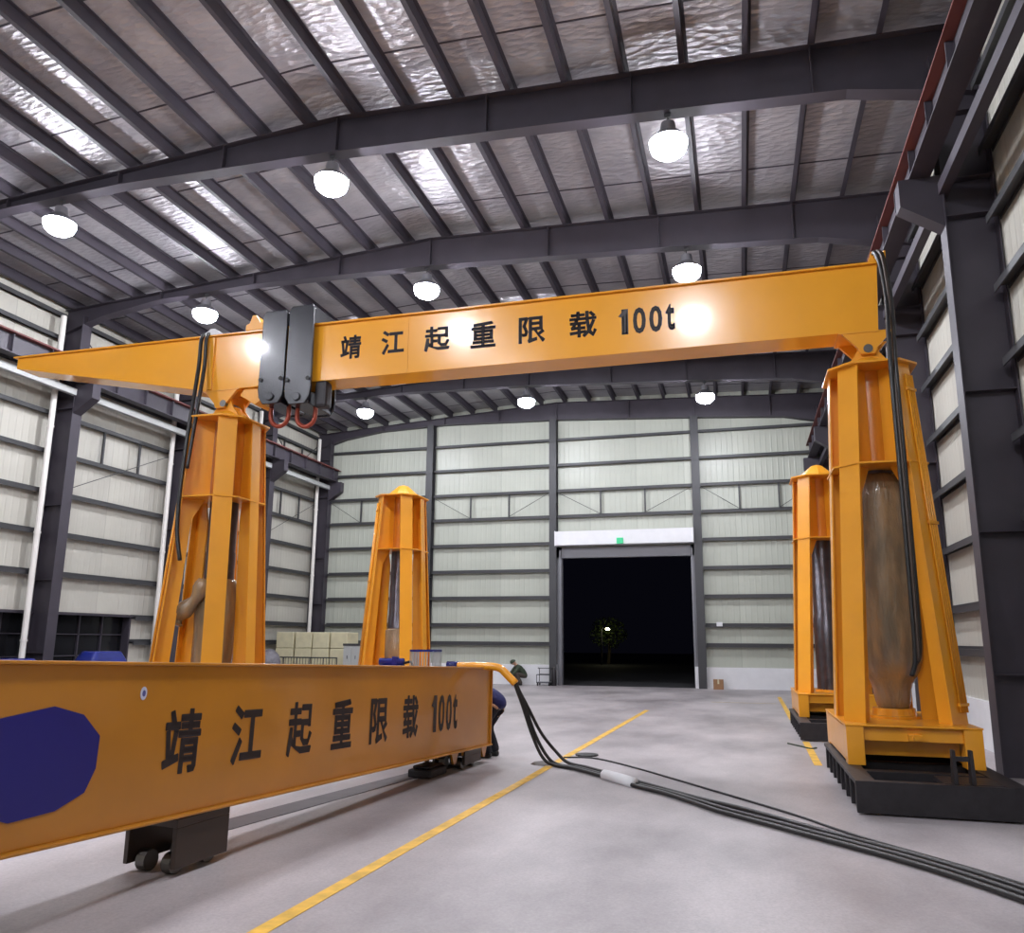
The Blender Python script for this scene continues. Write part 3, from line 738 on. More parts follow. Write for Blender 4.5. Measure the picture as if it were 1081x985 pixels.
    # plates
    mb = MB(); mb.prism(octo(0.57, 0.64, 0.25, 0, -0.06), 2, ZM - 0.012, ZM + 0.012); mb.build('middle_plate', 'orange', t)
    mb = MB(); mb.prism(octo(0.55, 0.62, 0.25, 0, -0.04), 2, ZT, ZT + 0.03); mb.build('top_plate', 'orange', t, bevel=0.005)
    # sleeve of the upper cage
    mb = MB(); mb.lathe([(0.275, ZM + 0.012), (0.275, ZT)], n=28); smooth_by_angle(mb.build('cylinder_sleeve', 'sleeve', t))
    # lift cylinder, telescoping stages
    rb = 0.09 if wrapped == 'full' else 0.26
    mb = MB(); mb.lathe([(rb, ZB + 0.02), (rb, 1.5), (0.26, 1.6), (0.26, 2.3), (0.25, 2.32), (0.25, 2.36), (0.24, 2.38), (0.24, 3.1), (0.23, 3.12), (0.23, ZM)], n=28)
    smooth_by_angle(mb.build('lift_cylinder', cyl, t))
    if wrapped == 'full':
        mb = MB()
        mb.lathe([(0.14, 0.86), (0.20, 0.90), (0.22, 1.05), (0.23, 1.20), (0.36, 1.36), (0.405, 1.6), (0.40, 2.2), (0.385, 2.8), (0.375, 3.4), (0.35, 3.8), (0.28, ZM - 0.02)], n=30, wob=0.035)
        o = mb.build('plastic_wrap', 'film', t, smooth=True)
        sm = o.modifiers.new('s', 'SUBSURF'); sm.levels = 1; sm.render_levels = 1
    elif wrapped == 'half':
        mb = MB()
        mb.lathe([(0.22, 0.80), (0.33, 0.95), (0.30, 1.25), (0.34, 1.5), (0.31, 1.8), (0.35, 2.1), (0.33, 2.35), (0.29, 2.62), (0.26, 2.70)], n=26, wob=0.09)
        o = mb.build('plastic_wrap', 'film', t, smooth=True)
        sm = o.modifiers.new('s', 'SUBSURF'); sm.levels = 1; sm.render_levels = 1
        mb = MB(); mb.tube(spline([(0.02, -0.30, 2.62), (0.10, -0.38, 2.35), (0.28, -0.42, 2.15), (0.42, -0.42, 2.0), (0.45, -0.44, 1.92)], 4), [0.12 + 0.03 * math.sin(i) for i in range(17)], 10)
        mb.build('film_bundle', 'film', o, smooth=True)
    elif wrapped == 'low':
        mb = MB(); mb.lathe([(0.27, 0.85), (0.31, 0.9), (0.31, 2.0), (0.27, 2.05)], n=24, wob=0.03)
        mb.build('plastic_wrap', 'film', t, smooth=True)
    # pipes clamped along the outer front leg
    n = Vector((1, -1, 0)).normalized(); tg = Vector((1, 1, 0)).normalized()
    pa, pb = Vector((.57, -.78, ZB)) + n * .018, Vector((.34, -.52, ZT)) + n * .018
    for k in range(4):
        off = tg * (.145 - .042 * k)
        mb = MB(); mb.tube([pa.lerp(pb, .03) + off, pa.lerp(pb, .965) + off], 0.0125, 8); mb.build('hydraulic_pipe', 'orange', t, smooth=True)
    for f in (0.05, 0.53, 0.92):
        a = pa.lerp(pb, f)
        mb = MB(); mb.bar(a + tg * .17 + n * .005, a - tg * .01 + n * .005, 0.035, 0.03, n); mb.build('pipe_clamp', 'orange', t)
    # head
    mb = MB()
    if cap_only:
        mb.lathe([(0.40, ZT + 0.03), (0.40, ZT + 0.07), (0.30, ZT + 0.17), (0.12, ZT + 0.33), (0.03, ZT + 0.36)], n=8)
        mb.build('cap', 'orange', t)
    else:
        mb.lathe([(0.40, ZT + 0.03), (0.40, ZT + 0.06), (0.36, ZT + 0.09), (0.17, ZT + 0.26), (0.16, ZT + 0.30)], n=16)
        cp = mb.build('cap', 'orange', t)
        for yy in (-0.20, 0.16):
            mb = MB()
            mb.prism([(-0.30, ZT + 0.08), (0.30, ZT + 0.08), (0.14, ZT + 0.30), (0.10, ZT + 0.44), (-0.10, ZT + 0.44), (-0.14, ZT + 0.30)], 1, yy, yy + 0.04)
            mb.build('pivot_bracket', 'orange', t)
        mb = MB(); mb.tube([(0, -0.27, ZT + 0.33), (0, 0.27, ZT + 0.33)], 0.06, 16); mb.build('pivot_pin', 'bolt', t)
    return t

TR1 = tower('gantry_tower', 1.84, 11.2, 1, 1.0, 'near orange gantry tower with a long film-wrapped cylinder, carrying the girder beside the doorway', 'full', False)
TL1 = tower('gantry_tower', -8.30, 11.2, -1, 1.0, 'orange gantry tower under the black lifting lugs, with a lumpy half-wrapped cylinder', 'half', False)
TR2 = tower('gantry_tower', 1.72, 17.4, 1, 0.96, 'orange gantry tower with bare pointed cap, partly hidden behind the near tower', 'none', True)
TL2 = tower('gantry_tower', -7.82, 17.4, -1, 0.96, 'free-standing orange gantry tower with a bare pointed cap before the sheeted wall', 'low', True)

# ------------------------------------------------------------------ raised girder
GB, GT = 5.88, 6.84
y0, y1 = 10.95, 11.45
G1 = thing('gantry_girder', (-3.2, 11.2, GB), 'long orange raised box girder with dark lettering, resting on two gantry towers', 'girder')
ox, oy, oz = -3.2, 11.2, GB
def L(p): return (p[0] - ox, p[1] - oy, p[2] - oz)
mb = MB()
prof = [(1.99, GB), (2.04, GT), (-12.9, GT + 0.02), (-12.9, GB + 0.78), (-8.66, GB)]
mb.loft([L((x, y0, z)) for x, z in prof], [L((x, y1, z)) for x, z in prof])
mb.build('box_girder', 'beam', G1, bevel=0.006)
mb = MB(); mb.hexa([L(p) for p in ((-12.95, y0 - 0.05, GT + 0.02), (2.06, y0 - 0.05, GT), (2.06, y1 + 0.05, GT), (-12.95, y1 + 0.05, GT + 0.02), (-12.95, y0 - 0.05, GT + 0.045), (2.06, y0 - 0.05, GT + 0.025), (2.06, y1 + 0.05, GT + 0.025), (-12.95, y1 + 0.05, GT + 0.045))])
mb.build('top_flange', 'beam', G1)
for x, hw, th in ((-8.60, 0.05, 0.035), (-4.95, 0.02, 0.008)):
    mb = MB(); mb.box(x - hw - ox, x + hw - ox, y0 - th - oy, y0 - oy - 0.001, 0.01, 0.95)
    mb.build('stiffener', 'beam', G1)
for tx in (1.84, -8.36):      # clevis plates over each tower
    for yy in (-0.26, 0.20):
        mb = MB()
        mb.prism([(tx - ox - 0.33, 0.0), (tx - ox + 0.33, 0.0), (tx - ox + 0.12, -0.24), (tx - ox + 0.09, -0.32), (tx - ox - 0.09, -0.32), (tx - ox - 0.12, -0.24)], 1, yy, yy + 0.05)
        mb.build('clevis', 'orange', G1)
    mb = MB(); mb.box(tx - ox - 0.36, min(tx - ox + 0.36, 2.0 - ox), -0.27, 0.27, -0.02, 0.0); mb.build('seat_plate', 'orange', G1)
mb = MB(); mb.prism([(-7.95 - ox, 0), (-7.55 - ox, 0), (-7.60 - ox, -0.22), (-7.72 - ox, -0.30), (-8.02 - ox, -0.12)], 1, -0.2, 0.2)
mb.build('stop_block', 'orange', G1, bevel=0.008)
mb = MB()
mb.prism([(1.92 - ox, 0.985), (2.06 - ox, 0.985), (2.02 - ox, 1.14), (1.97 - ox, 1.14)], 1, -0.28, -0.20)
mb.box(1.99 - ox, 2.15 - ox, -0.30, -0.20, 1.05, 1.08)
mb.box(2.12 - ox, 2.145 - ox, -0.32, -0.27, 0.12, 1.12)
mb.build('hose_saddle', 'orange', G1)
mb = MB(); mb.prism([(-8.80 - ox, 1.0), (-8.40 - ox, 1.0), (-8.56 - ox, 1.11), (-8.64 - ox, 1.11)], 1, -0.3, -0.1)
mb.build('hose_saddle', 'white', G1)
mb = MB()
fl = lambda x, z: (x - ox, y0 - oy - 0.004, z - oz)
for ch, a, b, c, d in (('靖', -6.13, -5.76, 6.21, 6.62), ('江', -5.40, -5.00, 6.22, 6.63), ('起', -4.65, -4.22, 6.20, 6.62), ('重', -3.87, -3.46, 6.18, 6.61), ('限', -3.09, -2.67, 6.18, 6.61), ('载', -2.29, -1.87, 6.19, 6.61),
                       ('1', -1.50, -1.40, 6.17, 6.57), ('0', -1.33, -1.14, 6.165, 6.575), ('0', -1.09, -0.90, 6.165, 6.575), ('t', -0.85, -0.72, 6.17, 6.58)):
    mb = MB(); put_glyph(mb, ch, fl, a, b, c, d)
    if ch == '1':
        mb.bm.faces.new([mb.bm.verts.new((x - ox, y0 - oy - 0.005, z - oz)) for x, z in [(-1.55, 6.46), (-1.50, 6.44), (-1.40, 6.52), (-1.40, 6.57), (-1.45, 6.57)]])
    mb.build('letter', 'text', G1)
# ------------------------------------------------------------------ lifting lugs straddling the girder
def lug(x0, x1, zt, zb, label):
    cx = (x0 + x1) / 2; w = (x1 - x0) / 2
    t = thing('lifting_lug', (cx, 11.2, zb), label, 'lifting lug', 'black lifting lugs astride the girder')
    for yy, nm in ((-0.42, 'front'), (0.38, 'rear')):
        mb = MB(); h = zt - zb
        mb.prism([(-w + 0.1, 0), (w - 0.1, 0), (w - 0.02, 0.12), (w, 0.25), (w - 0.01, h - 0.05), (w - 0.05, h), (-w + 0.05, h), (-w + 0.01, h - 0.05), (-w, 0.25), (-w + 0.02, 0.12)], 1, yy, yy + 0.05)
        mb.build('side_plate', 'lug', t, bevel=0.01)
    mb = MB(); mb.box(-w + 0.04, w - 0.04, -0.40, 0.40, GT + 0.044 - zb, zt - zb + 0.02)
    mb.build('top_beam', 'lug', t, bevel=0.01)
    mb = MB(); mb.box(-w + 0.06, w - 0.06, -0.37, 0.38, 0.02, 0.24); mb.tube([(0, -0.45, 0.12), (0, 0.45, 0.12)], 0.07, 14)
    mb.build('bottom_block', 'lug', t, bevel=0.01)
    for bx_ in (-w + 0.05, w - 0.05):
        mb = MB(); mb.tube([(bx_, -0.445, 0.42), (bx_, -0.42, 0.42)], 0.035, 8); mb.build('bolt', 'rubber', t)
    mb = MB(); mb.tube(spline([(-0.15, -0.1, 0.12), (-0.17, -0.1, -0.05), (-0.14, -0.1, -0.22), (0.0, -0.1, -0.30), (0.14, -0.1, -0.22), (0.17, -0.1, -0.05), (0.15, -0.1, 0.12)], 5), 0.038, 10)
    mb.build('shackle', 'red', t, smooth=True)
    return t
lug(-7.53, -7.05, 7.12, 5.50, 'black lifting lug nearer the tower, with a small orange saddle on top')
L2g = lug(-7.03, -6.55, 7.16, 5.46, 'black lifting lug nearer the first letter on the girder')
s = MB().prism([(-0.24, 0), (0.16, 0), (0.16, 0.10), (0.05, 0.13), (-0.05, 0.27), (-0.12, 0.27), (-0.17, 0.13), (-0.24, 0.10)], 1, -0.30, 0.0)
o = s.build('end_stop', 'orange', None, bevel=0.01, loc=(-7.70, 11.2, GT + 0.045))
tag(o, 'small orange end stop on the girder top against the black lug', 'end stop')
mb = MB(); mb.box(-0.12, 0.10, -0.30, -0.08, 0, 0.45)
o = mb.build('winch_block', 'black', None, bevel=0.05, loc=(-6.43, 11.2, 5.42))
tag(o, 'dark rounded drive block under the girder beside the red shackle', 'drive block')

# ------------------------------------------------------------------ grounded girder
P0 = Vector((-4.0, 5.09)); P1 = Vector((-3.55, 11.17))
ang = math.atan2(P1.y - P0.y, P1.x - P0.x)
tilt = math.atan2(0.45 - 0.25, (P1 - P0).length)
G2 = thing('gantry_girder', (P0.x, P0.y, 0.45), 'orange box girder low over the floor with lettering, on small dollies', 'girder', rot=(0, tilt, ang))
# local x along girder (away from the viewer), y to its far side, z up. near face is y = 0
LEN0, LEN1, HB = -7.3, 6.10, 1.05
mb = MB(); mb.box(LEN0, LEN1, 0.0, 0.5, 0, HB); mb.build('box_girder', 'beam_shaded', G2, bevel=0.004)
mb = MB(); mb.box(LEN0, LEN1 + 0.01, -0.045, 0.545, HB, HB + 0.022); mb.build('top_flange', 'beam_shaded', G2, bevel=0.006)
mb = MB(); mb.box(LEN0, LEN1 + 0.01, -0.055, 0.555, -0.022, 0.0); mb.build('bottom_flange', 'beam_shaded', G2, bevel=0.008)
mb = MB(); mb.box(LEN1, LEN1 + 0.02, -0.03, 0.53, -0.02, HB + 0.02); mb.build('end_plate', 'beam_shaded', G2)
mb = MB()
fl2 = lambda x, z: (x, -0.004, z)
for ch, a, b, c, d in (('靖', -0.17, 0.20, 0.28, 0.74), ('江', 0.55, 0.94, 0.28, 0.74), ('起', 1.29, 1.66, 0.27, 0.74), ('重', 1.99, 2.36, 0.27, 0.74), ('限', 2.71, 3.09, 0.26, 0.73), ('载', 3.44, 3.82, 0.26, 0.74),
                       ('1', 4.23, 4.32, 0.28, 0.72), ('0', 4.38, 4.55, 0.275, 0.725), ('0', 4.60, 4.77, 0.275, 0.725), ('t', 4.81, 4.95, 0.28, 0.72)):
    mb = MB(); put_glyph(mb, ch, fl2, a, b, c, d)
    if ch == '1':
        mb.bm.faces.new([mb.bm.verts.new((x, -0.005, z)) for x, z in [(4.17, 0.60), (4.22, 0.575), (4.32, 0.66), (4.32, 0.72), (4.26, 0.72)]])
    mb.build('letter', 'text', G2)
mb = MB(); mb.prism([(-1.62, 0.5), (-1.48, 0.74), (-1.10, 0.80), (-0.88, 0.74), (-0.735, 0.60), (-0.735, 0.40), (-0.80, 0.26), (-1.0, 0.18), (-1.3, 0.16), (-1.52, 0.24)], 1, -0.006, 0.0)
mb.build('emblem', 'navy', G2)
mb = MB(); mb.lathe([(0.001, 0), (0.001, 0)], n=3) if False else mb.loft([(-0.407 + 0.028 * math.cos(a), -0.005, 0.86 + 0.045 * math.sin(a)) for a in [i * PI / 8 for i in range(16)]], [(-0.407 + 0.028 * math.cos(a), 0.0, 0.86 + 0.045 * math.sin(a)) for a in [i * PI / 8 for i in range(16)]])
st = mb.build('sticker', 'sticker', G2)
mb = MB(); mb.loft([(-0.407 + 0.014 * math.cos(a), -0.007, 0.86 + 0.022 * math.sin(a)) for a in [i * PI / 8 for i in range(16)]], [(-0.407 + 0.014 * math.cos(a), -0.004, 0.86 + 0.022 * math.sin(a)) for a in [i * PI / 8 for i in range(16)]])
mb.build('sticker_emblem', 'stickerink', st)
mb = MB()   # open bracket frames under the end
for x in (5.0, 5.35, 5.75, 6.0):
    for yy in (0.03, 0.42):
        mb.loft([(x - 0.11, yy, -0.02), (x + 0.11, yy, -0.02), (x + 0.11, yy + 0.03, -0.02), (x - 0.11, yy + 0.03, -0.02)],
                [(x - 0.03, yy, -0.17), (x + 0.03, yy, -0.17), (x + 0.03, yy + 0.03, -0.17), (x - 0.03, yy + 0.03, -0.17)])
mb.build('clevis', 'beam_shaded', G2)

def dolly(x, y, rz, h, label):
    t = thing('transport_dolly', (x, y, 0), label, 'dolly', 'dollies under the low girder', rz=rz)
    mb = MB(); mb.box(-0.28, 0.28, -0.24, 0.24, h - 0.06, h)
    mb.box(-0.28, 0.28, -0.24, -0.20, 0.06, h - 0.06); mb.box(-0.28, 0.28, 0.20, 0.24, 0.06, h - 0.06)
    mb.build('frame', 'hoseb', t, bevel=0.005)
    for a in (-0.17, 0.17):
        for b in (-0.12, 0.12):
            w = MB(); w.tube([(a, b - 0.04, 0.075), (a, b + 0.04, 0.075)], 0.075, 14); w.build('wheel', 'bolt', t)
    return t
def on_g2(x, yl):   # world point under the girder
    d = (P1 - P0).normalized(); nn = Vector((-d.y, d.x))
    q = P0 + d * x + nn * yl
    return q.x, q.y, 0.45 - x * math.sin(tilt)
for x, lb in ((5.55, 'low brown dolly under the end of the low girder beside the blue-jacketed worker'), (0.35, 'low brown dolly under the near stretch of the low girder'), (-5.0, 'low brown dolly under the low girder beside the viewer')):
    a, b, c = on_g2(x, 0.25)
    dolly(a, b, ang, c - 0.035, lb)
# black block under the middle
a, b, c = on_g2(4.75, 0.30)
mb = MB(); mb.box(-0.25, 0.25, -0.16, 0.16, 0, 0.10); mb.box(-0.2, 0.2, -0.12, 0.12, 0.10, 0.14)
o = mb.build('support_block', 'black', None, bevel=0.02, loc=(a, b, 0)); o.rotation_euler = (0, 0, ang)
tag(o, 'flat black block on the floor below the low girder', 'support block')

# ------------------------------------------------------------------ hose elbow and hoses
ex, ey = -3.62, 10.86
t = thing('hose_elbow', (-3.55, 10.95, 1.31), 'bent orange hose guide sticking out from the end of the low girder', 'hose guide')
mb = MB(); mb.tube(spline([(-0.42, -0.05, 0.03), (-0.15, -0.05, 0.035), (0.12, -0.05, 0.03), (0.25, -0.05, 0.0), (0.34, -0.05, -0.08), (0.47, -0.05, -0.20)], 5), 0.055, 12)
mb.build('guide_tube', 'orange', t, smooth=True)
mb = MB(); mb.tube([(-0.56, -0.05, 0.035), (-0.40, -0.05, 0.035)], 0.062, 12); mb.build('coupling', 'blue', t, smooth=True)

HB_ = thing('hose_bundle', (-2.6, 11.1, 0), 'bundle of black hoses dropping from the orange guide and snaking over the floor', 'hose bundle')
def hose(par, pts, r, m='rubber', name='hose', n=8, wl=(0, 0, 0)):
    base = Vector(par.location) if par else Vector((0, 0, 0))
    mb = MB(); mb.tube([Vector(p) - base for p in spline(pts, n)], r, 8)
    return mb.build(name, m, par, smooth=True)
paths = [
    [(-3.10, 10.90, 1.12), (-2.99, 10.93, 0.82), (-2.86, 10.98, 0.42), (-2.72, 11.02, 0.12), (-2.55, 10.98, 0.03), (-2.20, 10.75, 0.03), (-1.72, 10.25, 0.03), (-1.31, 9.78, 0.03), (-0.92, 9.40, 0.03), (-0.58, 8.98, 0.03), (-0.25, 8.55, 0.03), (0.4, 7.9, 0.03), (1.5, 6.7, 0.03), (2.5, 4.8, 0.03), (2.6, 3.0, 0.03)],
    [(-3.08, 10.92, 1.12), (-2.96, 10.95, 0.82), (-2.82, 11.0, 0.42), (-2.66, 11.05, 0.13), (-2.50, 11.03, 0.03), (-2.16, 10.82, 0.03), (-1.68, 10.31, 0.03), (-1.27, 9.84, 0.03), (-0.86, 9.46, 0.03), (-0.50, 9.04, 0.03), (-0.15, 8.62, 0.03), (0.5, 7.97, 0.03), (1.6, 6.75, 0.03), (2.6, 4.85, 0.03), (2.7, 3.0, 0.03)],
    [(-3.09, 10.94, 1.10), (-2.93, 10.98, 0.80), (-2.75, 11.06, 0.44), (-2.56, 11.14, 0.19), (-2.38, 11.12, 0.05), (-2.08, 10.92, 0.03), (-1.66, 10.36, 0.05), (-1.25, 9.89, 0.05), (-0.82, 9.52, 0.03), (-0.44, 9.12, 0.03), (0.0, 8.72, 0.03), (0.6, 8.05, 0.03), (1.7, 6.8, 0.03), (2.7, 4.9, 0.03), (2.8, 3.0, 0.03)],
]
for p in paths:
    hose(HB_, p, 0.024)
mb = MB(); b0 = Vector(HB_.location)
mb.tube([Vector((-1.73, 10.29, 0.045)) - b0, Vector((-1.50, 10.03, 0.05)) - b0, Vector((-1.30, 9.82, 0.045)) - b0], 0.068, 12)
mb.build('white_sleeve', 'white', HB_, smooth=True)
h = hose(None, [(-2.60, 11.85, 0.012), (-2.30, 11.95, 0.012), (-2.0, 11.80, 0.012), (-1.45, 11.2, 0.012), (-0.9, 10.5, 0.012), (-0.4, 9.85, 0.012), (0.1, 9.2, 0.012), (0.5, 8.65, 0.012), (0.95, 7.95, 0.012), (1.9, 6.75, 0.012), (2.9, 5.0, 0.012), (3.1, 3.0, 0.012)], 0.012, name='thin_cable')
tag(h, 'thin black cable on the floor running beside the thick hose bundle', 'cable')
mb = MB(); mb.lathe([(0.16, 0.0), (0.16, 0.02), (0.05, 0.035)], n=14)
o = mb.build('rubber_mat', 'rubber', None, loc=(-2.33, 12.25, 0)); o.scale = (1.1, 1.1, 1)
tag(o, 'small black rubber disc on the yellow floor line beyond the hoses', 'rubber disc')
mb = MB(); mb.lathe([(0.20, 0.0), (0.17, 0.02), (0.06, 0.03)], n=9)
o = mb.build('rag', 'hoseb', None, loc=(-2.74, 11.22, 0)); tag(o, 'crumpled dark rag where the hoses touch the yellow line', 'rag')

def hung(label, loc, sets):
    t = thing('hanging_hoses', loc, label, 'hoses')
    for p, r, m in sets:
        hose(t, p, r, m)
    return t
hung('black and brown hoses hanging down the near tower from the lettered girder end', (2.02, 10.3, 1.3), [
    ([(2.02, 11.1, 6.98), (2.00, 10.85, 6.97), (2.03, 10.72, 6.75), (2.05, 10.60, 6.2), (1.99, 10.36, 5.3), (1.98, 10.30, 4.3), (1.97, 10.24, 3.2), (1.96, 10.20, 2.2), (1.95, 10.20, 1.55), (1.90, 10.22, 1.33)], 0.030, 'rubber'),
    ([(2.10, 11.1, 6.98), (2.07, 10.85, 6.97), (2.09, 10.70, 6.75), (2.11, 10.58, 6.1), (2.05, 10.36, 5.2), (2.04, 10.30, 4.2), (2.03, 10.24, 3.1), (2.02, 10.20, 2.2), (2.00, 10.20, 1.6), (1.94, 10.24, 1.45)], 0.026, 'rubber'),
    ([(2.06, 11.1, 7.0), (2.04, 10.83, 6.98), (2.07, 10.66, 6.7), (2.08, 10.52, 5.8), (2.02, 10.32, 4.9), (2.01, 10.27, 4.0), (2.00, 10.20, 3.0), (1.99, 10.17, 2.0), (1.98, 10.17, 1.5)], 0.020, 'hoseb')])
hung('two black hoses hanging over the tapered part of the girder beside the tower', (-8.6, 10.6, 2.9), [
    ([(-8.62, 11.3, 6.93), (-8.74, 10.98, 6.93), (-8.76, 10.84, 6.8), (-8.72, 10.78, 6.3), (-8.63, 10.60, 5.5), (-8.58, 10.48, 4.9), (-8.54, 10.38, 4.1), (-8.50, 10.34, 3.4), (-8.38, 10.32, 2.9)], 0.032, 'rubber'),
    ([(-8.50, 11.3, 6.93), (-8.66, 10.97, 6.93), (-8.66, 10.84, 6.8), (-8.62, 10.80, 6.3), (-8.54, 10.62, 5.5), (-8.50, 10.50, 4.9), (-8.48, 10.42, 4.4)], 0.030, 'rubber')])

# ------------------------------------------------------------------ people
def skin_mesh(name, chains, m, parent, lv=2):
    """chains: list of lists of (point, radius); equal points are shared"""
    me = bpy.data.meshes.new(name)
    vs, es, rr, idx = [], [], [], {}
    for ch in chains:
        prev = None
        for p, r in ch:
            k = tuple(round(c, 4) for c in p)
            if k not in idx:
                idx[k] = len(vs); vs.append(p); rr.append(r)
            i = idx[k]
            if prev is not None and prev != i: es.append((prev, i))
            prev = i
    me.from_pydata(vs, es, [])
    o = bpy.data.objects.new(name, me); COL.objects.link(o); o.parent = parent
    sk = o.modifiers.new('skin', 'SKIN'); sk.use_smooth_shade = True
    for i, r in enumerate(rr):
        r = r if isinstance(r, tuple) else (r, r)
        me.skin_vertices[0].data[i].radius = r
    me.skin_vertices[0].data[0].use_root = True
    sb = o.modifiers.new('sub', 'SUBSURF'); sb.levels = lv; sb.render_levels = lv
    me.materials.append(M[m])
    return o

def person(loc, rz, J, label, top, legs, hat=None, group=None):
    """J: joints in local space: person faces +x"""
    t = thing('person', loc, label, 'person', group, rz=rz)
    P, C_, N, Hd = J['pelvis'], J['chest'], J['neck'], J['head']
    chains = [[(P, 0.125), (tuple((a + b) / 2 for a, b in zip(P, C_)), 0.125), (C_, 0.135), (N, 0.055)]]
    hv = Vector(Hd) - Vector(N)
    chains.append([(N, 0.055), (tuple(Vector(N) + hv * 0.45), 0.075), (Hd, 0.098), (tuple(Vector(N) + hv * 1.5), 0.07)])
    for s in ('l', 'r'):
        sh, el, wr = J['sh_' + s], J['el_' + s], J['wr_' + s]
        chains.append([(C_, 0.135), (sh, 0.065), (el, 0.044), (wr, 0.030)])
        d = (Vector(wr) - Vector(el)).normalized()
        side = d.cross(Vector((0, 0, 1))); side = side.normalized() if side.length > .1 else Vector((0, 1, 0))
        nrm = side.cross(d)
        palm = Vector(wr) + d * 0.07
        chains.append([(wr, 0.030), (tuple(palm), (0.038, 0.018))])
        for k, ln in enumerate((0.065, 0.075, 0.07, 0.055)):
            b0 = palm + side * (k - 1.5) * 0.019 + d * 0.015
            chains.append([(tuple(palm), (0.038, 0.018)), (tuple(b0), 0.010), (tuple(b0 + d * ln * .55 - nrm * 0.008), 0.0085), (tuple(b0 + d * ln - nrm * 0.025), 0.007)])
        th = Vector(wr) + d * 0.03 + side * (0.035)
        chains.append([(wr, 0.030), (tuple(th), 0.011), (tuple(th + d * 0.04 + side * 0.02), 0.009)])
        hp, kn, an, toe = J['hip_' + s], J['kn_' + s], J['an_' + s], J['toe_' + s]
        chains.append([(P, 0.125), (hp, 0.085), (kn, 0.058), (an, 0.038), (toe, 0.032)])
    body = skin_mesh('body', chains, 'skin', t, 2)
    # face
    hd = Vector(Hd); upv = hv.normalized(); fwd = Vector(J['look']).normalized(); sd = upv.cross(fwd)
    mb = MB()
    mb.loft([hd + fwd * 0.085 + sd * 0.015 - upv * 0.03, hd + fwd * 0.085 - sd * 0.015 - upv * 0.03, hd + fwd * 0.09 + upv * 0.015], [hd + fwd * 0.118 + sd * 0.006 - upv * 0.03, hd + fwd * 0.118 - sd * 0.006 - upv * 0.03, hd + fwd * 0.10 + upv * 0.01])
    for s_ in (1, -1):
        c = hd + sd * s_ * 0.092 - upv * 0.01
        mb.tube([c - fwd * 0.01 - upv * 0.025, c + upv * 0.0, c + upv * 0.03], [0.012, 0.017, 0.010], 8)
    mb.build('face', 'skin', body, smooth=True)
    mb = MB()
    for s_ in (1, -1):
        c = hd + fwd * 0.092 + sd * s_ * 0.032 + upv * 0.015
        mb.tube([c - fwd * 0.004, c + fwd * 0.006], 0.009, 8)
    mb.bar(hd + fwd * 0.094 - sd * 0.022 - upv * 0.055, hd + fwd * 0.094 + sd * 0.022 - upv * 0.055, 0.008, 0.006)
    mb.build('eye_and_mouth', 'hair', body)
    # hair or hat
    mb = MB()
    bm2 = mb.bm
    bmesh.ops.create_uvsphere(bm2, u_segments=18, v_segments=12, radius=0.118)
    for v in list(bm2.verts):
        if v.co.z < -0.012: bm2.verts.remove(v)
    rot = Matrix((sd, -fwd if False else fwd, upv)).transposed()
    for v in bm2.verts:
        v.co = rot @ v.co + hd + upv * 0.018 - fwd * 0.012
    cap = mb.build('cap' if hat else 'hair', hat or 'hair', t, smooth=True)
    # clothes
    jc = [[(tuple(Vector(P) + (Vector(J['hip_l']) + Vector(J['hip_r']) - 2 * Vector(P)) * 0.95), 0.165), (P, 0.17), (tuple((a + b) / 2 for a, b in zip(P, C_)), 0.165), (C_, 0.17), (tuple(Vector(C_).lerp(Vector(N), 0.75)), 0.085)]]
    for s in ('l', 'r'):
        sh, el, wr = J['sh_' + s], J['el_' + s], J['wr_' + s]
        jc.append([(C_, 0.17), (sh, 0.088), (el, 0.066), (tuple(Vector(el).lerp(Vector(wr), 0.92)), 0.05)])
    skin_mesh('jacket', jc, top, t, 2)
    tc_ = []
    for s in ('l', 'r'):
        hp, kn, an = J['hip_' + s], J['kn_' + s], J['an_' + s]
        tc_.append([(P, 0.06), (hp, 0.095), (kn, 0.082), (tuple(Vector(kn).lerp(Vector(an), 1.05)), 0.07)])
    skin_mesh('trousers', tc_, legs, t, 2)
    for s in ('l', 'r'):
        an, toe = Vector(J['an_' + s]), Vector(J['toe_' + s])
        d = toe - an; d.z = 0; d.normalize()
        q = Vector((an.x, an.y, 0))
        skin_mesh('shoe', [[(tuple(q - d * 0.05 + Vector((0, 0, 0.045))), 0.045), (tuple(q + d * 0.06 + Vector((0, 0, 0.045))), 0.047), (tuple(q + d * 0.16 + Vector((0, 0, 0.032))), 0.034)]], 'rubber', t, 2)
    return t
# worker in blue bending behind the end of the low girder (faces the girder, local +x)
JB = dict(pelvis=(-0.12, 0, 0.80), chest=(0.20, 0, 0.95), neck=(0.40, 0, 0.96), head=(0.54, 0, 0.92), look=(0.6, 0, -0.8),
          sh_l=(0.25, 0.19, 0.93), el_l=(0.34, 0.22, 0.66), wr_l=(0.50, 0.16, 0.46), sh_r=(0.25, -0.19, 0.93), el_r=(0.34, -0.22, 0.66), wr_r=(0.50, -0.16, 0.46),
          hip_l=(-0.10, 0.10, 0.74), kn_l=(0.12, 0.12, 0.42), an_l=(-0.02, 0.12, 0.07), toe_l=(0.12, 0.13, 0.035),
          hip_r=(-0.10, -0.10, 0.74), kn_r=(0.10, -0.12, 0.42), an_r=(-0.04, -0.12, 0.07), toe_r=(0.10, -0.13, 0.035))
person((-3.66, 11.60, 0), math.radians(175), JB, 'worker in a dark blue jacket bending down behind the end of the low girder', 'jacket', 'trouser')
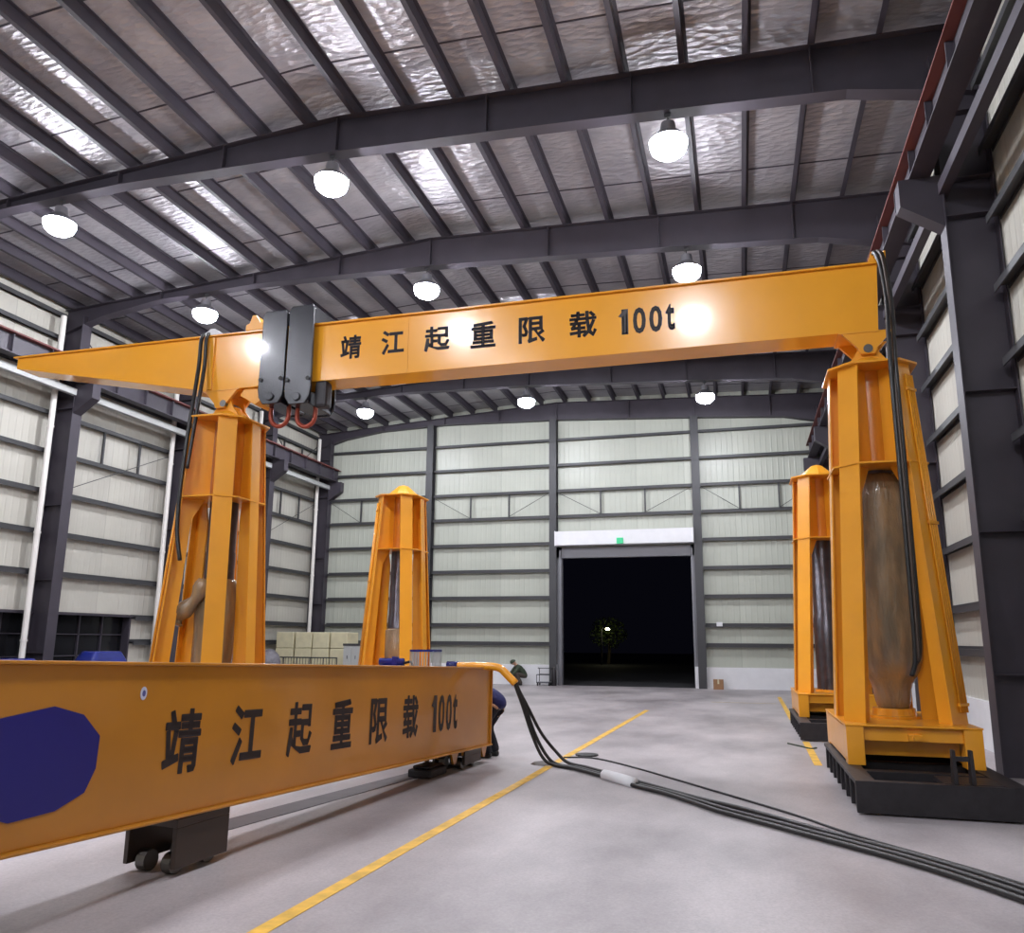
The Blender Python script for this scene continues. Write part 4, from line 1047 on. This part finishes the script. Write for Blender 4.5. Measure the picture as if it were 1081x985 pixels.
JC = dict(pelvis=(-0.22, 0, 0.38), chest=(0.02, 0, 0.66), neck=(0.16, 0, 0.80), head=(0.25, 0, 0.87), look=(0.8, 0, -0.6),
          sh_l=(0.08, 0.18, 0.70), el_l=(0.26, 0.20, 0.48), wr_l=(0.42, 0.10, 0.34), sh_r=(0.08, -0.18, 0.70), el_r=(0.26, -0.20, 0.48), wr_r=(0.42, -0.10, 0.34),
          hip_l=(-0.18, 0.10, 0.34), kn_l=(0.20, 0.20, 0.46), an_l=(-0.02, 0.17, 0.07), toe_l=(0.12, 0.18, 0.035),
          hip_r=(-0.18, -0.10, 0.34), kn_r=(0.20, -0.20, 0.46), an_r=(-0.02, -0.17, 0.07), toe_r=(0.12, -0.18, 0.035))
person((-8.42, 30.3, 0), math.radians(215), JC, 'worker in dark green clothes and cap crouching at the foot of the back wall', 'olive', 'brownc', hat='olive')

# ------------------------------------------------------------------ things along the back wall
t = thing('hand_cart', (-7.42, 30.45, 0), 'small grey tubular hand cart standing against the white plinth by the doorway', 'cart')
mb = MB()
for x in (-0.28, 0.24):
    mb.tube(spline([(x, 0.22, 0.1), (x, 0.24, 0.5), (x, 0.16, 0.66), (x, 0.0, 0.66)], 4), 0.016, 6); mb.tube([(x, -0.24, 0.12), (x, 0.22, 0.12)], 0.016, 6); mb.tube([(x, -0.24, 0.12), (x, -0.22, 0.42)], 0.016, 6)
for y, z in ((0.22, 0.12), (0.24, 0.42), (0.0, 0.66), (-0.23, 0.42), (-0.24, 0.12)): mb.tube([(-0.28, y, z), (0.24, y, z)], 0.016, 6)
mb.build('frame', 'girt', t, smooth=True)
mb = MB(); mb.box(-0.27, 0.23, -0.23, 0.21, 0.125, 0.15); mb.build('deck', 'grey', t)
for x in (-0.25, 0.21):
    for y in (-0.18, 0.18):
        mb = MB(); mb.tube([(x - 0.02, y, 0.055), (x + 0.02, y, 0.055)], 0.055, 12); mb.build('wheel', 'rubber', t)
t = thing('fire_extinguisher_box', (-7.05, 30.42, 0), 'short dark canister beside the grey hand cart', 'canister')
mb = MB(); mb.lathe([(0.09, 0), (0.10, 0.02), (0.10, 0.5), (0.06, 0.6), (0.03, 0.66)], n=14); mb.build('tank', 'black', t, smooth=True)
mb = MB(); mb.tube([(0, 0, 0.64), (0, 0, 0.70)], 0.02, 8); mb.box(-0.05, 0.05, -0.01, 0.01, 0.70, 0.72); mb.build('valve', 'bolt', t)
t.name = 'gas_canister'
t = thing('cardboard_box', (-0.86, 30.55, 0), 'small brown cardboard box on the floor against the plinth beyond the doorway', 'box')
mb = MB(); mb.box(-0.18, 0.18, -0.14, 0.14, 0, 0.36); mb.build('carton', 'card', t, bevel=0.006)
mb = MB(); mb.box(-0.181, 0.181, -0.03, 0.03, 0.355, 0.362); mb.box(-0.03, 0.03, -0.141, -0.139, 0.2, 0.36); mb.build('tape', 'cream', t)

# cream wrapped stacks behind a rail in the far corner
bx_ = [(-17.3, 0.8), (-16.48, 0.74), (-15.72, 0.74), (-14.95, 0.74)]
lbl = ['cream film-wrapped stack in the hall corner, beside the grey cover', 'cream film-wrapped stack, second from the hall corner', 'cream film-wrapped stack, third from the hall corner', 'cream film-wrapped stack beside the pale cabinet']
for i, (x, w) in enumerate(bx_):
    t = thing('wrapped_stack', (x, 28.2, 0), lbl[i], 'wrapped goods', 'cream wrapped stacks in the corner')
    mb = MB()
    for a in range(3): mb.box(-w / 2, w / 2, -0.5 + a * 0.42, -0.40 + a * 0.42, 0, 0.10)
    mb.box(-w / 2, w / 2, -0.5, 0.5, 0.10, 0.13); mb.build('pallet', 'card', t)
    for k in range(3):
        mb = MB(); z0 = 0.13 + k * 0.62; mb.box(-w / 2 + 0.01 * k, w / 2 - 0.01, -0.48, 0.48, z0, z0 + 0.61)
        mb.build('carton', 'cream', t, bevel=0.03)
t = thing('steel_railing', (-16.1, 26.9, 0), 'low dark railing in front of the cream wrapped stacks', 'railing')
for i in range(7):
    mb = MB(); x = -1.8 + i * 0.56; mb.tube([(x, 0, 0), (x, 0, 1.05)], 0.022, 6); mb.build('post', 'girt', t)
for z in (0.55, 1.03):
    mb = MB(); mb.tube([(-1.8, 0, z), (1.56, 0, z)], 0.025, 6); mb.build('rail', 'girt', t)
for i in range(27):
    mb = MB(); x = -1.72 + i * 0.124; mb.box(x - 0.008, x + 0.008, -0.008, 0.008, 0.55, 1.03); mb.build('bar', 'girt', t)
t = thing('pale_cabinet', (-14.0, 27.3, 0), 'pale grey cabinet with a dark top behind the free-standing tower', 'cabinet')
mb = MB(); mb.box(-0.34, 0.34, -0.3, 0.3, 0.0, 1.48); mb.build('body', 'cab', t, bevel=0.01)
mb = MB(); mb.box(-0.36, 0.36, -0.32, 0.32, 1.48, 1.56); mb.build('top', 'girt', t)
for x in (-0.17, 0.17):
    mb = MB(); mb.box(x - 0.155, x + 0.155, -0.315, -0.30, 0.75, 1.42); d = mb.build('door', 'cab', t)
    mb = MB(); mb.box(x - 0.01, x + 0.01, -0.33, -0.315, 1.0, 1.12); mb.build('handle', 'girt', d)
mb = MB()
for i in range(7): mb.box(-0.30 + i * 0.09, -0.26 + i * 0.09, -0.312, -0.30, 0.3, 0.70)
mb.build('louvre_panel', 'girt', t)
mb = MB()
mb.lathe([(0.45, 0), (0.55, 0.15), (0.50, 0.6), (0.56, 0.9), (0.42, 1.15), (0.20, 1.32), (0.05, 1.36)], n=14, wob=0.15)
o = mb.build('plastic_cover', 'bag', None, smooth=True, loc=(-16.3, 25.2, 0))
o.scale = (0.75, 0.75, 1)
tag(o, 'crumpled grey plastic-covered bundle in front of the cream stacks', 'covered goods')

# blue machines by the dark side window
def machine(x, y, rz, L_, W_, H_, label):
    t = thing('blue_machine', (x, y, 0), label, 'machine', 'blue machines by the dark window', rz=rz)
    mb = MB(); mb.box(-L_ / 2, L_ / 2, -W_ / 2, W_ / 2, 0.15, H_ * 0.62)
    mb.build('body', 'blue', t, bevel=0.06)
    mb = MB(); mb.loft([(-L_ * .4, -W_ * .42, H_ * .62), (L_ * .32, -W_ * .42, H_ * .62), (L_ * .32, W_ * .42, H_ * .62), (-L_ * .4, W_ * .42, H_ * .62)],
                       [(-L_ * .25, -W_ * .3, H_), (L_ * .15, -W_ * .3, H_), (L_ * .15, W_ * .3, H_), (-L_ * .25, W_ * .3, H_)])
    mb.build('hood', 'blue', t, bevel=0.05)
    for a in (-L_ * .3, L_ * .3):
        for b in (-W_ / 2, W_ / 2):
            mb = MB(); mb.tube([(a, b - 0.06, 0.18), (a, b + 0.06, 0.18)], 0.18, 16); mb.build('wheel', 'rubber', t)
    return t
machine(-16.4, 17.6, 1.35, 1.9, 1.0, 1.36, 'glossy blue machine before the dark window, the taller one')
machine(-16.9, 15.4, 1.5, 1.8, 0.9, 1.2, 'low glossy blue machine at the far end of the dark window')
t = thing('power_pack', (-6.62, 14.55, 0), 'blue hydraulic power pack at the foot of the free-standing tower', 'power pack', scale=(.75, .75, 1.03))
mb = MB(); mb.box(-0.42, 0.42, -0.3, 0.3, 0.0, 1.05); mb.build('tank', 'blue', t, bevel=0.03)
mb = MB(); mb.tube([(-0.4, 0, 1.24), (0.30, 0, 1.24)], 0.07, 14); mb.box(-0.30, 0.25, -0.2, 0.2, 1.05, 1.18); mb.box(-0.02, 0.12, -0.08, 0.08, 1.18, 1.34); mb.build('motor', 'blue', t, bevel=0.01)
mb = MB(); mb.tube(spline([(0.30, 0, 1.22), (0.5, 0, 1.24), (0.55, 0, 1.1), (0.5, 0, 0.6), (0.52, 0, 0.08)], 5), 0.025, 8); mb.build('hose', 'rubber', t, smooth=True)
t = thing('wire_cage', (-5.98, 14.65, 0), 'grey wire cage box with blue rim beside the blue power pack', 'wire cage', scale=(.72, .72, 1))
for a, b in (((-0.33, -0.3), (0.33, -0.3)), ((0.33, -0.3), (0.33, 0.3)), ((0.33, 0.3), (-0.33, 0.3)), ((-0.33, 0.3), (-0.33, -0.3))):
    mb = MB()
    for i in range(9):
        f = i / 8; x = a[0] + (b[0] - a[0]) * f; y = a[1] + (b[1] - a[1]) * f
        mb.tube([(x, y, 0.1), (x, y, 1.5)], 0.012, 5)
    for z in (0.12, 0.8): mb.tube([(a[0], a[1], z), (b[0], b[1], z)], 0.014, 5)
    mb.build('mesh_panel', 'cab', t)
mb = MB()
for a, b in (((-0.33, -0.3), (0.33, -0.3)), ((0.33, -0.3), (0.33, 0.3)), ((0.33, 0.3), (-0.33, 0.3)), ((-0.33, 0.3), (-0.33, -0.3))): mb.bar((a[0], a[1], 1.5), (b[0], b[1], 1.5), 0.04, 0.04)
mb.build('rim', 'blue', t)
mb = MB(); mb.box(-0.30, 0.30, -0.27, 0.27, 0.1, 1.15); mb.build('radiator_core', 'cyl', t)
t = thing('debris_strap', (1.0, 14.2, 0), 'scrap of green strap on the floor between the two towers by the doorway side', 'strap')
mb = MB(); mb.tube(spline([(-0.30, 0.5, 0.01), (-0.1, 0.1, 0.015), (0.02, -0.1, 0.012), (0.12, 0.02, 0.012)], 5), 0.014, 6); mb.build('webbing', 'olive', t)
t.name = 'strap'

# ------------------------------------------------------------------ outside, beyond the doorway
t = thing('street_lamp', (-10.2, 60, 0), 'distant lit street lamp glimpsed through the dark doorway', 'street lamp')
mb = MB(); mb.tube([(0, 0, 0), (0, 0, 2.6), (0.2, 0, 2.75), (0.45, -0.1, 2.7)], [0.08, 0.05, 0.04, 0.04], 8); mb.build('pole', 'girt', t)
mb = MB(); mb.lathe([(0.05, 2.72), (0.15, 2.66), (0.16, 2.60), (0.05, 2.56)], cx=0.5, cy=-0.1, n=12); mb.build('lamp_head', 'streetglow', t, smooth=True)
t = thing('roadside_tree', (-10.0, 62, 0), 'dim leafy tree beside the distant street lamp outside', 'tree')
mb = MB(); mb.tube([(0, 0, 0), (0.1, 0, 1.2), (0, 0, 2.2)], [0.15, 0.11, 0.08], 8); mb.build('trunk', 'bark', t)
mb = MB()
for i in range(900):
    a, c = random.uniform(0, 2 * PI), random.uniform(-1, 1); r = random.random() ** 0.4
    p = Vector((math.cos(a) * math.sqrt(1 - c * c) * 1.5 * r, math.sin(a) * math.sqrt(1 - c * c) * 1.1 * r, 2.4 + c * 1.3 * r))
    d = Vector((random.uniform(-1, 1), random.uniform(-1, 1), random.uniform(-1, 1))).normalized() * 0.11
    e = d.orthogonal().normalized() * 0.06
    v = [mb.bm.verts.new(p + q) for q in (-d, e, d, -e)]; mb.bm.faces.new(v)
fo = mb.build('foliage', 'leaf', t); fo['kind'] = 'stuff'

# ------------------------------------------------------------------ world and view
w = bpy.data.worlds.new('night'); SC.world = w; w.use_nodes = True
bg = w.node_tree.nodes['Background']; bg.inputs[0].default_value = (0.004, 0.004, 0.008, 1); bg.inputs[1].default_value = 0.5
vs_ = SC.view_settings
vs_.view_transform = 'Standard'; vs_.look = 'None'; vs_.gamma = 1.0; vs_.use_curve_mapping = False
vs_.exposure = EXPO
SC.cycles.use_denoising = True
SC.cycles.max_bounces = 8
SC.cycles.diffuse_bounces = 5
SC.cycles.sample_clamp_indirect = 6.0
